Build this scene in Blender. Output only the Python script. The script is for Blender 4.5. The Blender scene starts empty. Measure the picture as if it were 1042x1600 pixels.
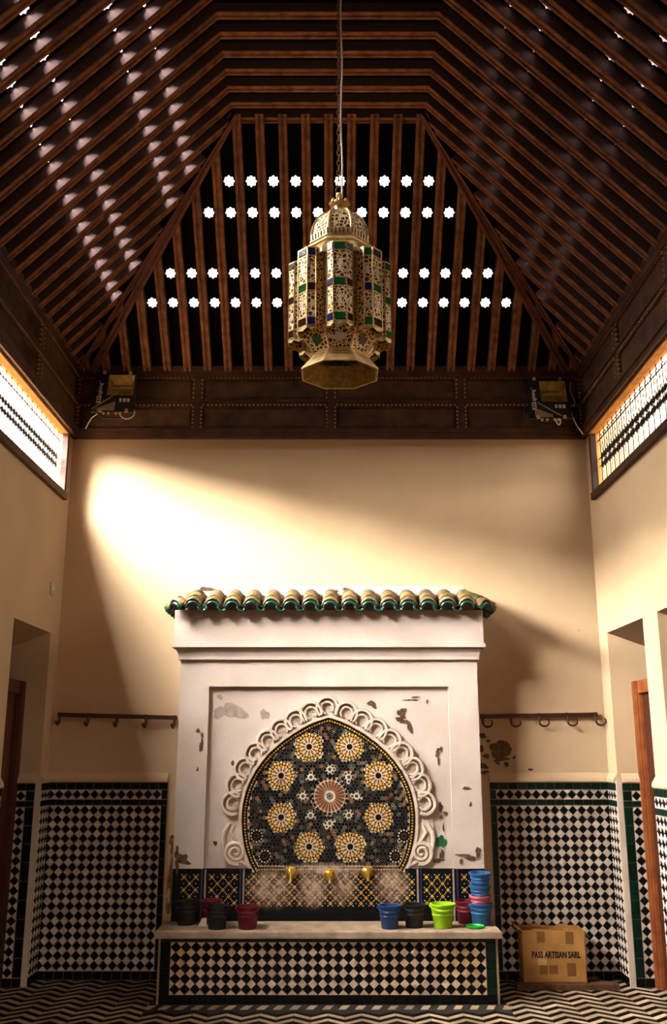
import bpy, bmesh, math, random
from mathutils import Vector, Matrix
random.seed(7)
PI = math.pi
SC = bpy.context.scene
COL = SC.collection

# ------------------------------------------------------------------ camera
cam_d = bpy.data.cameras.new('camera'); cam = bpy.data.objects.new('camera', cam_d); COL.objects.link(cam)
cam_d.sensor_fit = 'VERTICAL'; cam_d.sensor_height = 24.0
cam_d.lens = 24.0 * 1465.0 / 1600.0
cam_d.clip_start = 0.05; cam_d.clip_end = 200
cam.location = (0.035, 0.0, 1.6)
cam.rotation_euler = (math.radians(90 + 14.2), 0, 0)
SC.camera = cam

# ------------------------------------------------------------------ light
SKY = 38.0; SUN = 740.0
w = bpy.data.worlds.new('sky'); SC.world = w; w.use_nodes = True
nt = w.node_tree; nt.nodes.clear()
out = nt.nodes.new('ShaderNodeOutputWorld'); bg = nt.nodes.new('ShaderNodeBackground')
tc = nt.nodes.new('ShaderNodeTexCoord'); sep = nt.nodes.new('ShaderNodeSeparateXYZ'); rmp = nt.nodes.new('ShaderNodeValToRGB')
nt.links.new(tc.outputs['Generated'], sep.inputs[0]); nt.links.new(sep.outputs['Z'], rmp.inputs[0])
rmp.color_ramp.elements[0].position = 0.0; rmp.color_ramp.elements[0].color = (0.14, 0.10, 0.07, 1)   # ground of the yard
rmp.color_ramp.elements[1].position = 0.04; rmp.color_ramp.elements[1].color = (1.0, 0.93, 0.86, 1)   # hazy white sky
nt.links.new(rmp.outputs[0], bg.inputs[0]); nt.links.new(bg.outputs[0], out.inputs[0])
bg.inputs[1].default_value = SKY

def sun_light(elev, azim, ang, energy):
    d = bpy.data.lights.new('sun', 'SUN'); d.energy = energy; d.angle = math.radians(ang); d.color = (1.0, 0.97, 0.94)
    o = bpy.data.objects.new('sun', d); COL.objects.link(o)
    e, a = math.radians(elev), math.radians(azim)
    o.rotation_euler = Vector((math.cos(e) * math.cos(a), math.cos(e) * math.sin(a), -math.sin(e))).to_track_quat('-Z', 'Y').to_euler()
    o.location = (-6, 2, 9)
sun_light(39, 28, 56, SUN)

def portal(name, loc, direction, sx, sy):
    d = bpy.data.lights.new(name, 'AREA'); d.shape = 'RECTANGLE'; d.size = sx; d.size_y = sy; d.cycles.is_portal = True
    o = bpy.data.objects.new(name, d); COL.objects.link(o); o.location = loc
    o.rotation_euler = Vector(direction).to_track_quat('-Z', 'Z').to_euler()
portal('portal_window', (-2.22, 5.285, 3.795), (1, 0, 0), 3.77, 0.57)
portal('portal_window', (2.22, 5.285, 3.795), (-1, 0, 0), 3.77, 0.57)
portal('portal_fill_opening', (0, -1.78, 1.2), (0, 1, 0), 1.2, 2.2)  # daylight through the added fill opening

vs = SC.view_settings
vs.view_transform = 'Standard'; vs.look = 'None'; vs.gamma = 1.0; vs.use_curve_mapping = False
vs.exposure = -1.88
SC.cycles.max_bounces = 8; SC.cycles.diffuse_bounces = 5; SC.cycles.glossy_bounces = 3; SC.cycles.transmission_bounces = 4
SC.cycles.sample_clamp_indirect = 8.0
SC.cycles.use_denoising = True

# ------------------------------------------------------------------ materials
MATS = {}
def mat(name, col, rough=0.7, metal=0.0, var=0.0, scale=6.0, col2=None, bump=0.0, bscale=40.0, rnd=0.0, spec=0.3, extra=None):
    m = bpy.data.materials.new(name); m.use_nodes = True; n = m.node_tree; b = n.nodes['Principled BSDF']
    b.inputs['Roughness'].default_value = rough; b.inputs['Metallic'].default_value = metal
    b.inputs['Specular IOR Level'].default_value = spec
    src = None
    def rgb(c):
        r = n.nodes.new('ShaderNodeRGB'); r.outputs[0].default_value = (*c, 1); return r.outputs[0]
    base = rgb(col)
    geo = n.nodes.new('ShaderNodeNewGeometry')
    if var or col2:
        no = n.nodes.new('ShaderNodeTexNoise'); no.inputs['Scale'].default_value = scale; no.inputs['Detail'].default_value = 6
        n.links.new(geo.outputs['Position'], no.inputs['Vector'])
        mr = n.nodes.new('ShaderNodeMapRange'); mr.inputs[1].default_value = 0.35; mr.inputs[2].default_value = 0.68
        n.links.new(no.outputs['Fac'], mr.inputs[0])
        mx = n.nodes.new('ShaderNodeMix'); mx.data_type = 'RGBA'
        n.links.new(mr.outputs[0], mx.inputs[0]); n.links.new(base, mx.inputs[6])
        c2 = col2 if col2 else tuple(c * (1 - var) for c in col)
        n.links.new(rgb(c2), mx.inputs[7]); base = mx.outputs[2]
    if rnd:
        oi = n.nodes.new('ShaderNodeObjectInfo'); mr = n.nodes.new('ShaderNodeMapRange')
        mr.inputs[3].default_value = 1 - rnd; mr.inputs[4].default_value = 1 + rnd * 0.4
        n.links.new(oi.outputs['Random'], mr.inputs[0])
        mx = n.nodes.new('ShaderNodeMix'); mx.data_type = 'RGBA'; mx.blend_type = 'MULTIPLY'; mx.inputs[0].default_value = 1
        n.links.new(base, mx.inputs[6]); n.links.new(mr.outputs[0], mx.inputs[7]); base = mx.outputs[2]
    if extra:
        base = extra(n, geo, base)
    n.links.new(base, b.inputs['Base Color'])
    if bump:
        no = n.nodes.new('ShaderNodeTexNoise'); no.inputs['Scale'].default_value = bscale; no.inputs['Detail'].default_value = 4
        n.links.new(geo.outputs['Position'], no.inputs['Vector'])
        bp = n.nodes.new('ShaderNodeBump'); bp.inputs['Strength'].default_value = bump; bp.inputs['Distance'].default_value = 0.01
        n.links.new(no.outputs['Fac'], bp.inputs['Height']); n.links.new(bp.outputs[0], b.inputs['Normal'])
    MATS[name] = m
    return m

def math_node(n, op, a, b=None, c=None):
    k = n.nodes.new('ShaderNodeMath'); k.operation = op
    for i, x in enumerate((a, b, c)):
        if x is None: continue
        if isinstance(x, (int, float)): k.inputs[i].default_value = x
        else: n.links.new(x, k.inputs[i])
    return k.outputs[0]
def smooth(n, x, a, b, lo=0.0, hi=1.0):
    k = n.nodes.new('ShaderNodeMapRange'); k.interpolation_type = 'SMOOTHSTEP'
    n.links.new(x, k.inputs[0])
    for i, v in zip((1, 2, 3, 4), (a, b, lo, hi)): k.inputs[i].default_value = v
    return k.outputs[0]

def lime_crust(n, geo, base):
    """pale limescale left by splashing water in fans below and beside the three taps"""
    s = n.nodes.new('ShaderNodeSeparateXYZ'); n.links.new(geo.outputs['Position'], s.inputs[0])
    x, z = s.outputs['X'], s.outputs['Z']
    no = n.nodes.new('ShaderNodeTexNoise'); no.inputs['Scale'].default_value = 26; no.inputs['Detail'].default_value = 8; no.inputs['Roughness'].default_value = 0.75
    n.links.new(geo.outputs['Position'], no.inputs['Vector'])
    tot = None
    for fx, fz, wx in ((-0.40, 0.66, 0.17), (-0.12, 0.66, 0.12), (0.10, 0.68, 0.10), (0.44, 0.68, 0.13), (-0.02, 0.78, 0.34)):
        dx = math_node(n, 'DIVIDE', math_node(n, 'SUBTRACT', x, fx), wx)
        dz = math_node(n, 'DIVIDE', math_node(n, 'SUBTRACT', z, fz), 0.13 if fz < 0.75 else 0.045)
        r = math_node(n, 'SQRT', math_node(n, 'ADD', math_node(n, 'MULTIPLY', dx, dx), math_node(n, 'MULTIPLY', dz, dz)))
        f = smooth(n, r, 1.25, 0.15)
        tot = f if tot is None else math_node(n, 'MAXIMUM', tot, f)
    m = math_node(n, 'MULTIPLY', tot, smooth(n, no.outputs['Fac'], 0.40, 0.60, 0.25, 1.0))
    m = math_node(n, 'MULTIPLY', m, 0.85)
    mx = n.nodes.new('ShaderNodeMix'); mx.data_type = 'RGBA'; n.links.new(m, mx.inputs[0]); n.links.new(base, mx.inputs[6])
    mx.inputs[7].default_value = (0.62, 0.44, 0.33, 1)
    return mx.outputs[2]

def pierced(n, geo, base):
    """lace-like cut-outs in the sheet brass"""
    tcx = n.nodes.new('ShaderNodeTexCoord')
    vo = n.nodes.new('ShaderNodeTexVoronoi'); vo.feature = 'DISTANCE_TO_EDGE'; vo.inputs['Scale'].default_value = 48
    n.links.new(tcx.outputs['Object'], vo.inputs['Vector'])
    f = smooth(n, vo.outputs['Distance'], 0.085, 0.15)
    mx = n.nodes.new('ShaderNodeMix'); mx.data_type = 'RGBA'; n.links.new(f, mx.inputs[0]); n.links.new(base, mx.inputs[6])
    mx.inputs[7].default_value = (0.085, 0.035, 0.008, 1)
    return mx.outputs[2]

mat('plaster', (0.72, 0.50, 0.285), 0.9, var=0.14, scale=1.6, bump=0.12, bscale=60)
mat('plaster_white', (0.66, 0.54, 0.445), 0.9, col2=(0.54, 0.425, 0.33), scale=2.6, bump=0.15, bscale=70)
mat('stucco', (0.66, 0.52, 0.39), 0.9, var=0.12, scale=5, bump=0.1)
mat('rafter_wood', (0.32, 0.12, 0.045), 0.65, col2=(0.12, 0.038, 0.014), scale=14, bump=0.35, bscale=120, rnd=0.25)
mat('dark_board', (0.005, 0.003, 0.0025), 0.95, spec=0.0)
mat('rafter_side_shade', (0.062, 0.040, 0.038), 0.9, spec=0.0)  # near-black rafter flanks: shade of the gaps put into the colour
mat('hole_edge_lit', (0.72, 0.60, 0.60), 0.9)  # hole walls made pale: daylight inside the stars put into the colour
mat('hip_wood', (0.15, 0.042, 0.022), 0.65, var=0.4, scale=12)
mat('frieze_wood', (0.070, 0.026, 0.011), 0.6, col2=(0.025, 0.009, 0.004), scale=7, bump=0.3, bscale=60)
mat('frieze_panel', (0.085, 0.036, 0.013), 0.7, col2=(0.026, 0.010, 0.005), scale=9, bump=0.2)
mat('bead', (0.36, 0.18, 0.09), 0.6)
mat('window_wood', (0.055, 0.02, 0.008), 0.6, var=0.5, scale=9)
mat('lining_wood', (0.62, 0.30, 0.07), 0.6, var=0.4, scale=9)
mat('iron', (0.012, 0.010, 0.009), 0.6, 0.3)
mat('door_wood', (0.34, 0.10, 0.025), 0.5, col2=(0.20, 0.05, 0.014), scale=10, bump=0.2)
mat('door_dark', (0.075, 0.018, 0.008), 0.5, var=0.4, scale=12)
mat('grout', (0.34, 0.23, 0.14), 0.9, var=0.3, scale=20)
mat('grout_dark', (0.022, 0.018, 0.014), 0.9)
mat('tile_white', (0.78, 0.63, 0.49), 0.42, var=0.15, scale=9, rnd=0.22)
mat('tile_black', (0.005, 0.005, 0.0045), 0.5, rnd=0.3, spec=0.06)
mat('tile_green', (0.003, 0.015, 0.008), 0.4, rnd=0.5, spec=0.12)
mat('tile_white_bench', (0.80, 0.62, 0.46), 0.42, col2=(0.74, 0.44, 0.19), scale=2.2, rnd=0.2)
mat('floor_white', (0.56, 0.41, 0.26), 0.6, col2=(0.34, 0.23, 0.12), scale=4, rnd=0.25)
mat('floor_black', (0.005, 0.0045, 0.004), 0.7, rnd=0.3, spec=0.05)
mat('marble', (0.46, 0.33, 0.22), 0.5, col2=(0.26, 0.18, 0.11), scale=9, bump=0.1)
mat('mz_white', (0.64, 0.49, 0.34), 0.45, extra=lime_crust)
mat('mz_black', (0.005, 0.005, 0.005), 0.5, spec=0.06, extra=lime_crust)
mat('mz_green', (0.010, 0.055, 0.045), 0.4, extra=lime_crust)
mat('mz_yellow', (0.72, 0.36, 0.025), 0.4, col2=(0.50, 0.21, 0.012), scale=40, extra=lime_crust)
mat('mz_brown', (0.15, 0.045, 0.014), 0.4, extra=lime_crust)
mat('mz_blue', (0.014, 0.014, 0.050), 0.4)
mat('roof_tile', (0.34, 0.20, 0.085), 0.35, col2=(0.10, 0.085, 0.03), scale=16, rnd=0.25)
mat('roof_glaze', (0.004, 0.085, 0.055), 0.22, col2=(0.02, 0.03, 0.02), scale=18, spec=0.5)
mat('exposed', (0.055, 0.030, 0.017), 0.95, col2=(0.14, 0.08, 0.04), scale=40, bump=0.6, bscale=90)
mat('exposed_yellow', (0.34, 0.17, 0.035), 0.95, col2=(0.10, 0.05, 0.02), scale=25, bump=0.6, bscale=60)
mat('stain_grey', (0.42, 0.33, 0.26), 0.95, var=0.3, scale=30)
mat('moss', (0.012, 0.10, 0.03), 0.8)
mat('brass', (0.95, 0.66, 0.28), 0.36, 0.6, var=0.35, scale=30)
mat('brass_pierced', (0.98, 0.72, 0.36), 0.42, 0.4, extra=pierced)
mat('brass_inner', (0.42, 0.25, 0.06), 0.5, 0.6, var=0.5, scale=40)
mat('brass_dark', (0.10, 0.055, 0.012), 0.5, 0.5)
mat('tap_brass', (0.85, 0.52, 0.09), 0.3, 0.9)
mat('glass_white', (0.78, 0.66, 0.50), 0.25, spec=0.6)
mat('glass_blue', (0.008, 0.012, 0.085), 0.2, spec=0.3)
mat('glass_green', (0.006, 0.075, 0.018), 0.2, spec=0.3)
mat('glass_brown', (0.035, 0.008, 0.004), 0.2, spec=0.3)
mat('cable', (0.80, 0.62, 0.48), 0.6)
mat('chain_metal', (0.16, 0.09, 0.04), 0.5, 0.5)
mat('lamp_housing', (0.008, 0.007, 0.007), 0.55)
mat('lamp_lining', (0.85, 0.66, 0.28), 0.4, 0.4, col2=(0.5, 0.34, 0.10), scale=20)
mat('clip_metal', (0.75, 0.55, 0.32), 0.4, 0.5)
mat('print_white', (0.80, 0.76, 0.68), 0.6)
mat('print_black', (0.012, 0.008, 0.006), 0.7)
mat('plastic_blue', (0.022, 0.095, 0.235), 0.4, rnd=0.2)
mat('plastic_navy', (0.012, 0.045, 0.14), 0.4)
mat('plastic_black', (0.008, 0.007, 0.007), 0.5)
mat('plastic_red', (0.12, 0.006, 0.012), 0.45)
mat('plastic_pink', (0.62, 0.14, 0.17), 0.4)
mat('plastic_lime', (0.36, 0.66, 0.015), 0.4)
mat('plastic_green', (0.03, 0.42, 0.04), 0.4)
mat('cardboard', (0.46, 0.22, 0.055), 0.9, var=0.2, scale=12)
mat('cardboard_dark', (0.20, 0.085, 0.02), 0.8)
mat('tape', (0.60, 0.33, 0.11), 0.35)
mat('plank_wood', (0.13, 0.055, 0.022), 0.85, var=0.5, scale=20, bump=0.3)
mat('hook_iron', (0.065, 0.020, 0.010), 0.5, 0.3, var=0.4, scale=30)
mat('switch_plastic', (0.62, 0.50, 0.36), 0.5)
gl = bpy.data.materials.new('lamp_glass'); gl.use_nodes = True
gb = gl.node_tree.nodes['Principled BSDF']; gb.inputs['Transmission Weight'].default_value = 1.0; gb.inputs['Roughness'].default_value = 0.02
gb.inputs['IOR'].default_value = 1.15; gb.inputs['Base Color'].default_value = (1, 0.95, 0.8, 1); MATS['lamp_glass'] = gl

# ------------------------------------------------------------------ building helpers
class MB:
    def __init__(s): s.v = []; s.f = []; s.m = []
    def poly(s, pts, mi=0):
        k = len(s.v); s.v += [tuple(p) for p in pts]; s.f.append(tuple(range(k, k + len(pts)))); s.m.append(mi)
    def faces(s, pts, fs, mi=0):
        k = len(s.v); s.v += [tuple(p) for p in pts]
        for f in fs: s.f.append(tuple(k + i for i in f)); s.m.append(mi)
    def box(s, x0, x1, y0, y1, z0, z1, mi=0, T=None):
        p = [(x, y, z) for x in (x0, x1) for y in (y0, y1) for z in (z0, z1)]
        if T: p = [T @ Vector(q) for q in p]
        s.faces(p, [(0, 1, 3, 2), (4, 6, 7, 5), (0, 4, 5, 1), (2, 3, 7, 6), (0, 2, 6, 4), (1, 5, 7, 3)], mi)
        return s
    def prism(s, pts, fn, h0, h1, mi=0, inset=None, bottom=True):
        """pts: 2-D outline; fn(u, v, h) -> xyz; top face at h1, optional smaller outline there"""
        n = len(pts); top = inset if inset else pts
        P = [fn(u, v, h0) for u, v in pts] + [fn(u, v, h1) for u, v in top]
        fs = [(i, (i + 1) % n, n + (i + 1) % n, n + i) for i in range(n)] + [tuple(range(n, 2 * n))]
        if bottom: fs.append(tuple(reversed(range(n))))
        s.faces(P, fs, mi); return s
    def tube(s, pts, r, n=6, mi=0, closed=False, cap=True):
        pts = [Vector(p) for p in pts]; N = len(pts); k = len(s.v)
        rr = r if isinstance(r, (list, tuple)) else [r] * N
        ref = None
        for i, p in enumerate(pts):
            if closed: t = pts[(i + 1) % N] - pts[i - 1]
            else: t = pts[min(i + 1, N - 1)] - pts[max(i - 1, 0)]
            t.normalize()
            if ref is None:
                ref = Vector((0, 0, 1)) if abs(t.z) < 0.9 else Vector((1, 0, 0))
            a = ref - t * ref.dot(t); a.normalize(); ref = a; b = t.cross(a)
            for j in range(n):
                g = 2 * PI * (j + 0.5) / n
                s.v.append(tuple(p + (a * math.cos(g) + b * math.sin(g)) * rr[i]))
        for i in range(N if closed else N - 1):
            q = (i + 1) % N
            for j in range(n):
                s.f.append((k + i * n + j, k + i * n + (j + 1) % n, k + q * n + (j + 1) % n, k + q * n + j)); s.m.append(mi)
        if cap and not closed:
            s.f.append(tuple(k + j for j in reversed(range(n)))); s.m.append(mi)
            s.f.append(tuple(k + (N - 1) * n + j for j in range(n))); s.m.append(mi)
        return s
    def lathe(s, prof, n=16, c=(0, 0, 0), mi=0, phase=0.0, closed=False):
        k = len(s.v); N = len(prof)
        for r, z in prof:
            for j in range(n):
                g = phase + 2 * PI * j / n
                s.v.append((c[0] + r * math.cos(g), c[1] + r * math.sin(g), c[2] + z))
        for i in range(N if closed else N - 1):
            q = (i + 1) % N
            for j in range(n):
                s.f.append((k + i * n + j, k + i * n + (j + 1) % n, k + q * n + (j + 1) % n, k + q * n + j)); s.m.append(mi)
        return s
    def mesh(s, name, mats, smooth_=False, recalc=True):
        me = bpy.data.meshes.new(name); me.from_pydata(s.v, [], s.f)
        for m in ([mats] if isinstance(mats, str) else mats): me.materials.append(MATS[m])
        for p, i in zip(me.polygons, s.m): p.material_index = i
        if recalc:
            b = bmesh.new(); b.from_mesh(me); bmesh.ops.recalc_face_normals(b, faces=b.faces); b.to_mesh(me); b.free()
        if smooth_:
            for p in me.polygons: p.use_smooth = True
            try: me.set_sharp_from_angle(angle=math.radians(40))
            except Exception: pass
        me.update(); return me

def link(name, data, parent=None, M=None, label=None, cat=None, group=None, kind=None):
    o = bpy.data.objects.new(name, data); COL.objects.link(o)
    if M is not None: o.matrix_basis = M
    if parent is not None:
        o.parent = parent; o.matrix_parent_inverse = parent.matrix_basis.inverted()   # every basis is a world matrix
    for k, v in (('label', label), ('category', cat), ('group', group), ('kind', kind)):
        if v: o[k] = v
    return o
def empty(name, loc, label, cat, group=None, kind=None, M=None):
    o = link(name, None, None, M if M is not None else Matrix.Translation(loc), label, cat, group, kind)
    o.empty_display_size = 0.1; return o
def obj(name, mb, mats, parent=None, M=None, smooth_=False, **kw):
    return link(name, mb.mesh(name, mats, smooth_), parent, M, **kw)
def T(x, y, z): return Matrix.Translation((x, y, z))
def RX(a): return Matrix.Rotation(a, 4, 'X')
def RY(a): return Matrix.Rotation(a, 4, 'Y')
def RZ(a): return Matrix.Rotation(a, 4, 'Z')
def text_mesh(body, size, material, extrude=0.001, width=None, bold=0.0):
    cu = bpy.data.curves.new('lettering', 'FONT'); cu.body = body; cu.size = size; cu.extrude = extrude; cu.align_x = 'CENTER'; cu.align_y = 'CENTER'; cu.resolution_u = 3; cu.offset = bold
    o = bpy.data.objects.new('lettering', cu); COL.objects.link(o)
    bpy.context.view_layer.update()
    me = bpy.data.meshes.new_from_object(o.evaluated_get(bpy.context.evaluated_depsgraph_get()))
    bpy.data.objects.remove(o); bpy.data.curves.remove(cu)
    if width:
        xs = [v.co.x for v in me.vertices]; k = width / (max(xs) - min(xs))
        for v in me.vertices: v.co.x *= k
    me.materials.clear(); me.materials.append(MATS[material]); return me

# ------------------------------------------------------------------ room shell
HW = 2.107; YB = 7.33; YF = -1.5; TH = 0.30; TU = 0.065
ZW0, ZW1 = 3.51, 4.08; WY0, WY1 = 3.40, 7.17       # side windows
DZ = 2.455; D1 = (6.27, 7.11); D2 = (5.10, 5.98)    # doorways in both side walls
ZE = 4.70                                           # eaves of the ceiling
b = MB(); b.box(-4, 4, YF - 1, YB, -0.12, 0.0)
floor = obj('floor', b, 'grout_dark', kind='structure', label='black and white zigzag tiled floor of the hall', cat='floor')
b = MB(); b.box(-4, 4, YB, YB + 0.3, -0.1, ZE)
wall_back = obj('wall_back', b, 'plaster', kind='structure', label='tan plastered end wall behind the fountain', cat='wall')
def side_wall(sg, name, label):
    b = MB()
    ys = [YF, D2[0], D2[1], D1[0], D1[1], YB]; 
    def bx(y0, y1, z0, z1): b.box(sg * HW, sg * (HW + TH), y0, y1, z0, z1)
    for i in range(5):
        y0, y1 = ys[i], ys[i + 1]
        bx(y0, y1, DZ if (y0, y1) in (D1, D2) else 0, ZW0)
    def bu(y0, y1, z0, z1): b.box(sg * HW, sg * (HW + TU), y0, y1, z0, z1)     # thinner wall above the sills
    bu(YF, WY0, ZW0, ZE); bu(WY1, YB, ZW0, ZE); bu(WY0, WY1, ZW1, ZE)
    # lintel soffits slope down into the wall
    for y0, y1 in (D1, D2):
        P = [(sg * (HW + 0.002), y0, DZ), (sg * (HW + TH), y0, DZ), (sg * (HW + TH), y0, DZ - 0.11)]
        Q = [(x, y1, z) for x, _, z in P]
        b.faces(P + Q, [(0, 1, 2), (3, 5, 4), (0, 2, 5, 3), (0, 3, 4, 1), (1, 4, 5, 2)])
    return obj(name, b, 'plaster', kind='structure', label=label, cat='wall')
wall_left = side_wall(-1, 'wall_left', 'tan plastered side wall under the glaring white window')
wall_right = side_wall(1, 'wall_right', 'tan plastered side wall under the window with visible scrollwork')
# small side rooms behind the doorways
for sg, nm, lb in ((-1, 'wall_room_left', 'dim side room behind the doorway with the dark door'), (1, 'wall_room_right', 'dim side room behind the doorway with the orange door frame')):
    b = MB(); x0, x1 = sorted((sg * (HW + TH), sg * 3.6))
    b.box(sg * 3.6, sg * 3.7, 4.6, YB, 0, 2.9); b.box(x0, x1, 4.6, 4.7, 0, 2.9); b.box(x0, x1, 4.6, YB, 2.8, 2.9)
    obj(nm, b, 'plaster', kind='structure', label=lb, cat='wall')
b = MB(); b.box(-HW - TH, -0.6, YF - 0.25, YF, 0, ZE); b.box(0.6, HW + TH, YF - 0.25, YF, 0, ZE); b.box(-0.6, 0.6, YF - 0.25, YF, 2.2, 6.5)  # unseen opening, added and sized for fill daylight
b.box(-HW - TH, -0.6, YF - 0.25, YF, ZE, 6.3); b.box(0.6, HW + TH, YF - 0.25, YF, ZE, 6.3)
obj('wall_front', b, 'plaster', kind='structure', label='plastered front wall behind the viewer with an opening added for fill daylight', cat='wall')

# ------------------------------------------------------------------ ceiling
RUN, RISE = 1.384, 1.425; SL = math.hypot(RUN, RISE); ANG = math.atan2(RISE, RUN)
PIT = 0.1685; RW = 0.066; RD = 0.072; BT = 0.06
ROWS = (0.39, 0.557, 0.885, 1.047)                   # run of the star rows above the eaves
ceiling = empty('ceiling', (0, 5, ZE), 'dark pyramidal ceiling of slatted rafters pierced with stars', 'ceiling', kind='structure')
def rafter_mesh(L0, L1=None, flat=False):
    """L0, L1: length along the two edges (for mitred ends). local: u across, v along, h inwards (down)"""
    if L1 is None: L1 = L0
    b = MB(); hw = RW / 2
    prof = [(-hw, 0), (-hw, RD - .006), (-hw + .006, RD), (-.010, RD), (-.006, RD - .012), (.006, RD - .012), (.010, RD), (hw - .006, RD), (hw, RD - .006), (hw, 0)]
    n = len(prof); P = []
    for e in (0, 1):
        for u, h in prof:
            L = L0 + (L1 - L0) * (u + hw) / RW
            P.append((u, L * e, h))
    b.faces(P, [(i, (i + 1) % n, n + (i + 1) % n, n + i) for i in range(1, n - 2)])
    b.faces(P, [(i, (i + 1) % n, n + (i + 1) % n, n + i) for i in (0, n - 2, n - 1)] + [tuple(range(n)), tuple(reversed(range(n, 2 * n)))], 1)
    return b
def slope_frame(kind, c):
    """matrix from (u across, v up the slope, h into the room) to world; c = position along the eave"""
    ca, sa = math.cos(ANG), math.sin(ANG)
    if kind == 'back': u = Vector((1, 0, 0)); v = Vector((0, -ca, sa)); o = Vector((c, YB, ZE)); h = Vector((0, -sa, -ca))
    elif kind == 'left': u = Vector((0, 1, 0)); v = Vector((ca, 0, sa)); o = Vector((-HW, c, ZE)); h = Vector((sa, 0, -ca))
    else: u = Vector((0, 1, 0)); v = Vector((-ca, 0, sa)); o = Vector((HW, c, ZE)); h = Vector((-sa, 0, -ca))
    M = Matrix((u, v, h)).transposed().to_4x4(); M.translation = o
    return M
def star(n=8, r0=0.044, r1=0.033):
    return [((r0 if k % 2 == 0 else r1) * math.cos(PI * k / n), (r0 if k % 2 == 0 else r1) * math.sin(PI * k / n)) for k in range(2 * n)]
def board_mesh(L0, L1, holes):
    """board between two rafters with star shaped holes; h<0 is outside"""
    b = MB(); hw = PIT / 2
    def lim(u): return L0 + (L1 - L0) * (u + hw) / PIT
    Lmin = min(L0, L1); v = 0.0; cell = 0.075
    for hv in holes:
        if hv + cell > Lmin: continue
        b.box(-hw, hw, v, hv - cell, -BT, 0)
        st = star(); N = len(st); sq = []
        for x, y in st:
            k = min(hw / abs(x) if abs(x) > 1e-6 else 9e9, cell / abs(y) if abs(y) > 1e-6 else 9e9)
            sq.append((x * k, y * k))
        for cx in ((hw, cell), (-hw, cell), (-hw, -cell), (hw, -cell)):   # snap the nearest ray to the corner
            i = min(range(N), key=lambda q: (sq[q][0] - cx[0]) ** 2 + (sq[q][1] - cx[1]) ** 2); sq[i] = cx
        P = [(x, hv + y, h) for h in (0, -BT) for x, y in st] + [(x, hv + y, h) for h in (0, -BT) for x, y in sq]
        fs = []
        for i in range(N):
            j = (i + 1) % N
            fs += [(i, j, 2 * N + j, 2 * N + i), (N + j, N + i, 3 * N + i, 3 * N + j)]
        b.faces(P, fs); b.faces(P, [((i + 1) % N, i, N + i, N + (i + 1) % N) for i in range(N)], 1); v = hv + cell
    q = [(-hw, v), (hw, v), (hw, max(v, L1)), (-hw, max(v, L0))]
    b.prism(q, lambda a, c, h: (a, c, h), -BT, 0)
    return b
holes = [r / RUN * SL for r in ROWS]
KS = SL / RUN
cache = {}
def shared(key, fn, mats):
    if key not in cache: cache[key] = fn().mesh(key[0], mats)
    return cache[key]
# back slope
nb = 25; xs = [(k - 12) * PIT for k in range(nb)]
for x in xs:
    L = min(HW - abs(x), RUN) * KS
    if L > 0.08: link('rafter', shared(('rafter', round(L, 3)), lambda: rafter_mesh(L), ['rafter_wood', 'rafter_side_shade']), ceiling, slope_frame('back', x))
for k in range(-13, 13):
    x = (k + 0.5) * PIT
    L0 = min(HW - abs(x - PIT / 2), RUN) * KS; L1 = min(HW - abs(x + PIT / 2), RUN) * KS
    L0, L1 = max(L0, 0.02), max(L1, 0.02)
    link('perforated_board', shared(('perforated_board', round(L0, 3), round(L1, 3)), lambda: board_mesh(L0, L1, holes), ['dark_board', 'hole_edge_lit']), ceiling, slope_frame('back', x))
# side slopes and flat top
YK = YB - RUN; Y_END = 2.25
ys = []
y = YK
while y > Y_END: ys.append(y); y -= PIT
yy = YK + PIT
while yy < YB: ys.append(yy); yy += PIT
for side in ('left', 'right'):
    for y in ys:
        L = min(YB - y, RUN) * KS
        if L > 0.08: link('rafter', shared(('rafter', round(L, 3)), lambda: rafter_mesh(L), ['rafter_wood', 'rafter_side_shade']), ceiling, slope_frame(side, y))
        ym = y - PIT / 2
        L0 = min(YB - (ym - PIT / 2), RUN) * KS; L1 = min(YB - (ym + PIT / 2), RUN) * KS
        link('perforated_board', shared(('perforated_board', round(L0, 3), round(L1, 3)), lambda: board_mesh(L0, L1, holes), ['dark_board', 'hole_edge_lit']), ceiling, slope_frame(side, ym))
    y = max(ys) + PIT / 2
    L0 = (YB - (y - PIT / 2)) * KS
    link('perforated_board', shared(('perforated_board', round(L0, 3), 0.02), lambda: board_mesh(L0, 0.02, holes), ['dark_board', 'hole_edge_lit']), ceiling, slope_frame(side, y))
FX = HW - RUN; ZT = ZE + RISE
for y in ys:
    if y > YK + 0.01: continue
    M = Matrix(((0, 1, 0, -FX), (1, 0, 0, y), (0, 0, -1, ZT), (0, 0, 0, 1)))
    link('rafter', shared(('rafter', 'flat'), lambda: rafter_mesh(2 * FX), ['rafter_wood', 'rafter_side_shade']), ceiling, M)
    b = MB(); b.box(-FX, FX, -PIT, 0, 0, BT)
    link('ceiling_board', shared(('ceiling_board', 'flat'), lambda: b, 'dark_board'), ceiling, T(0, y, ZT))
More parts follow.
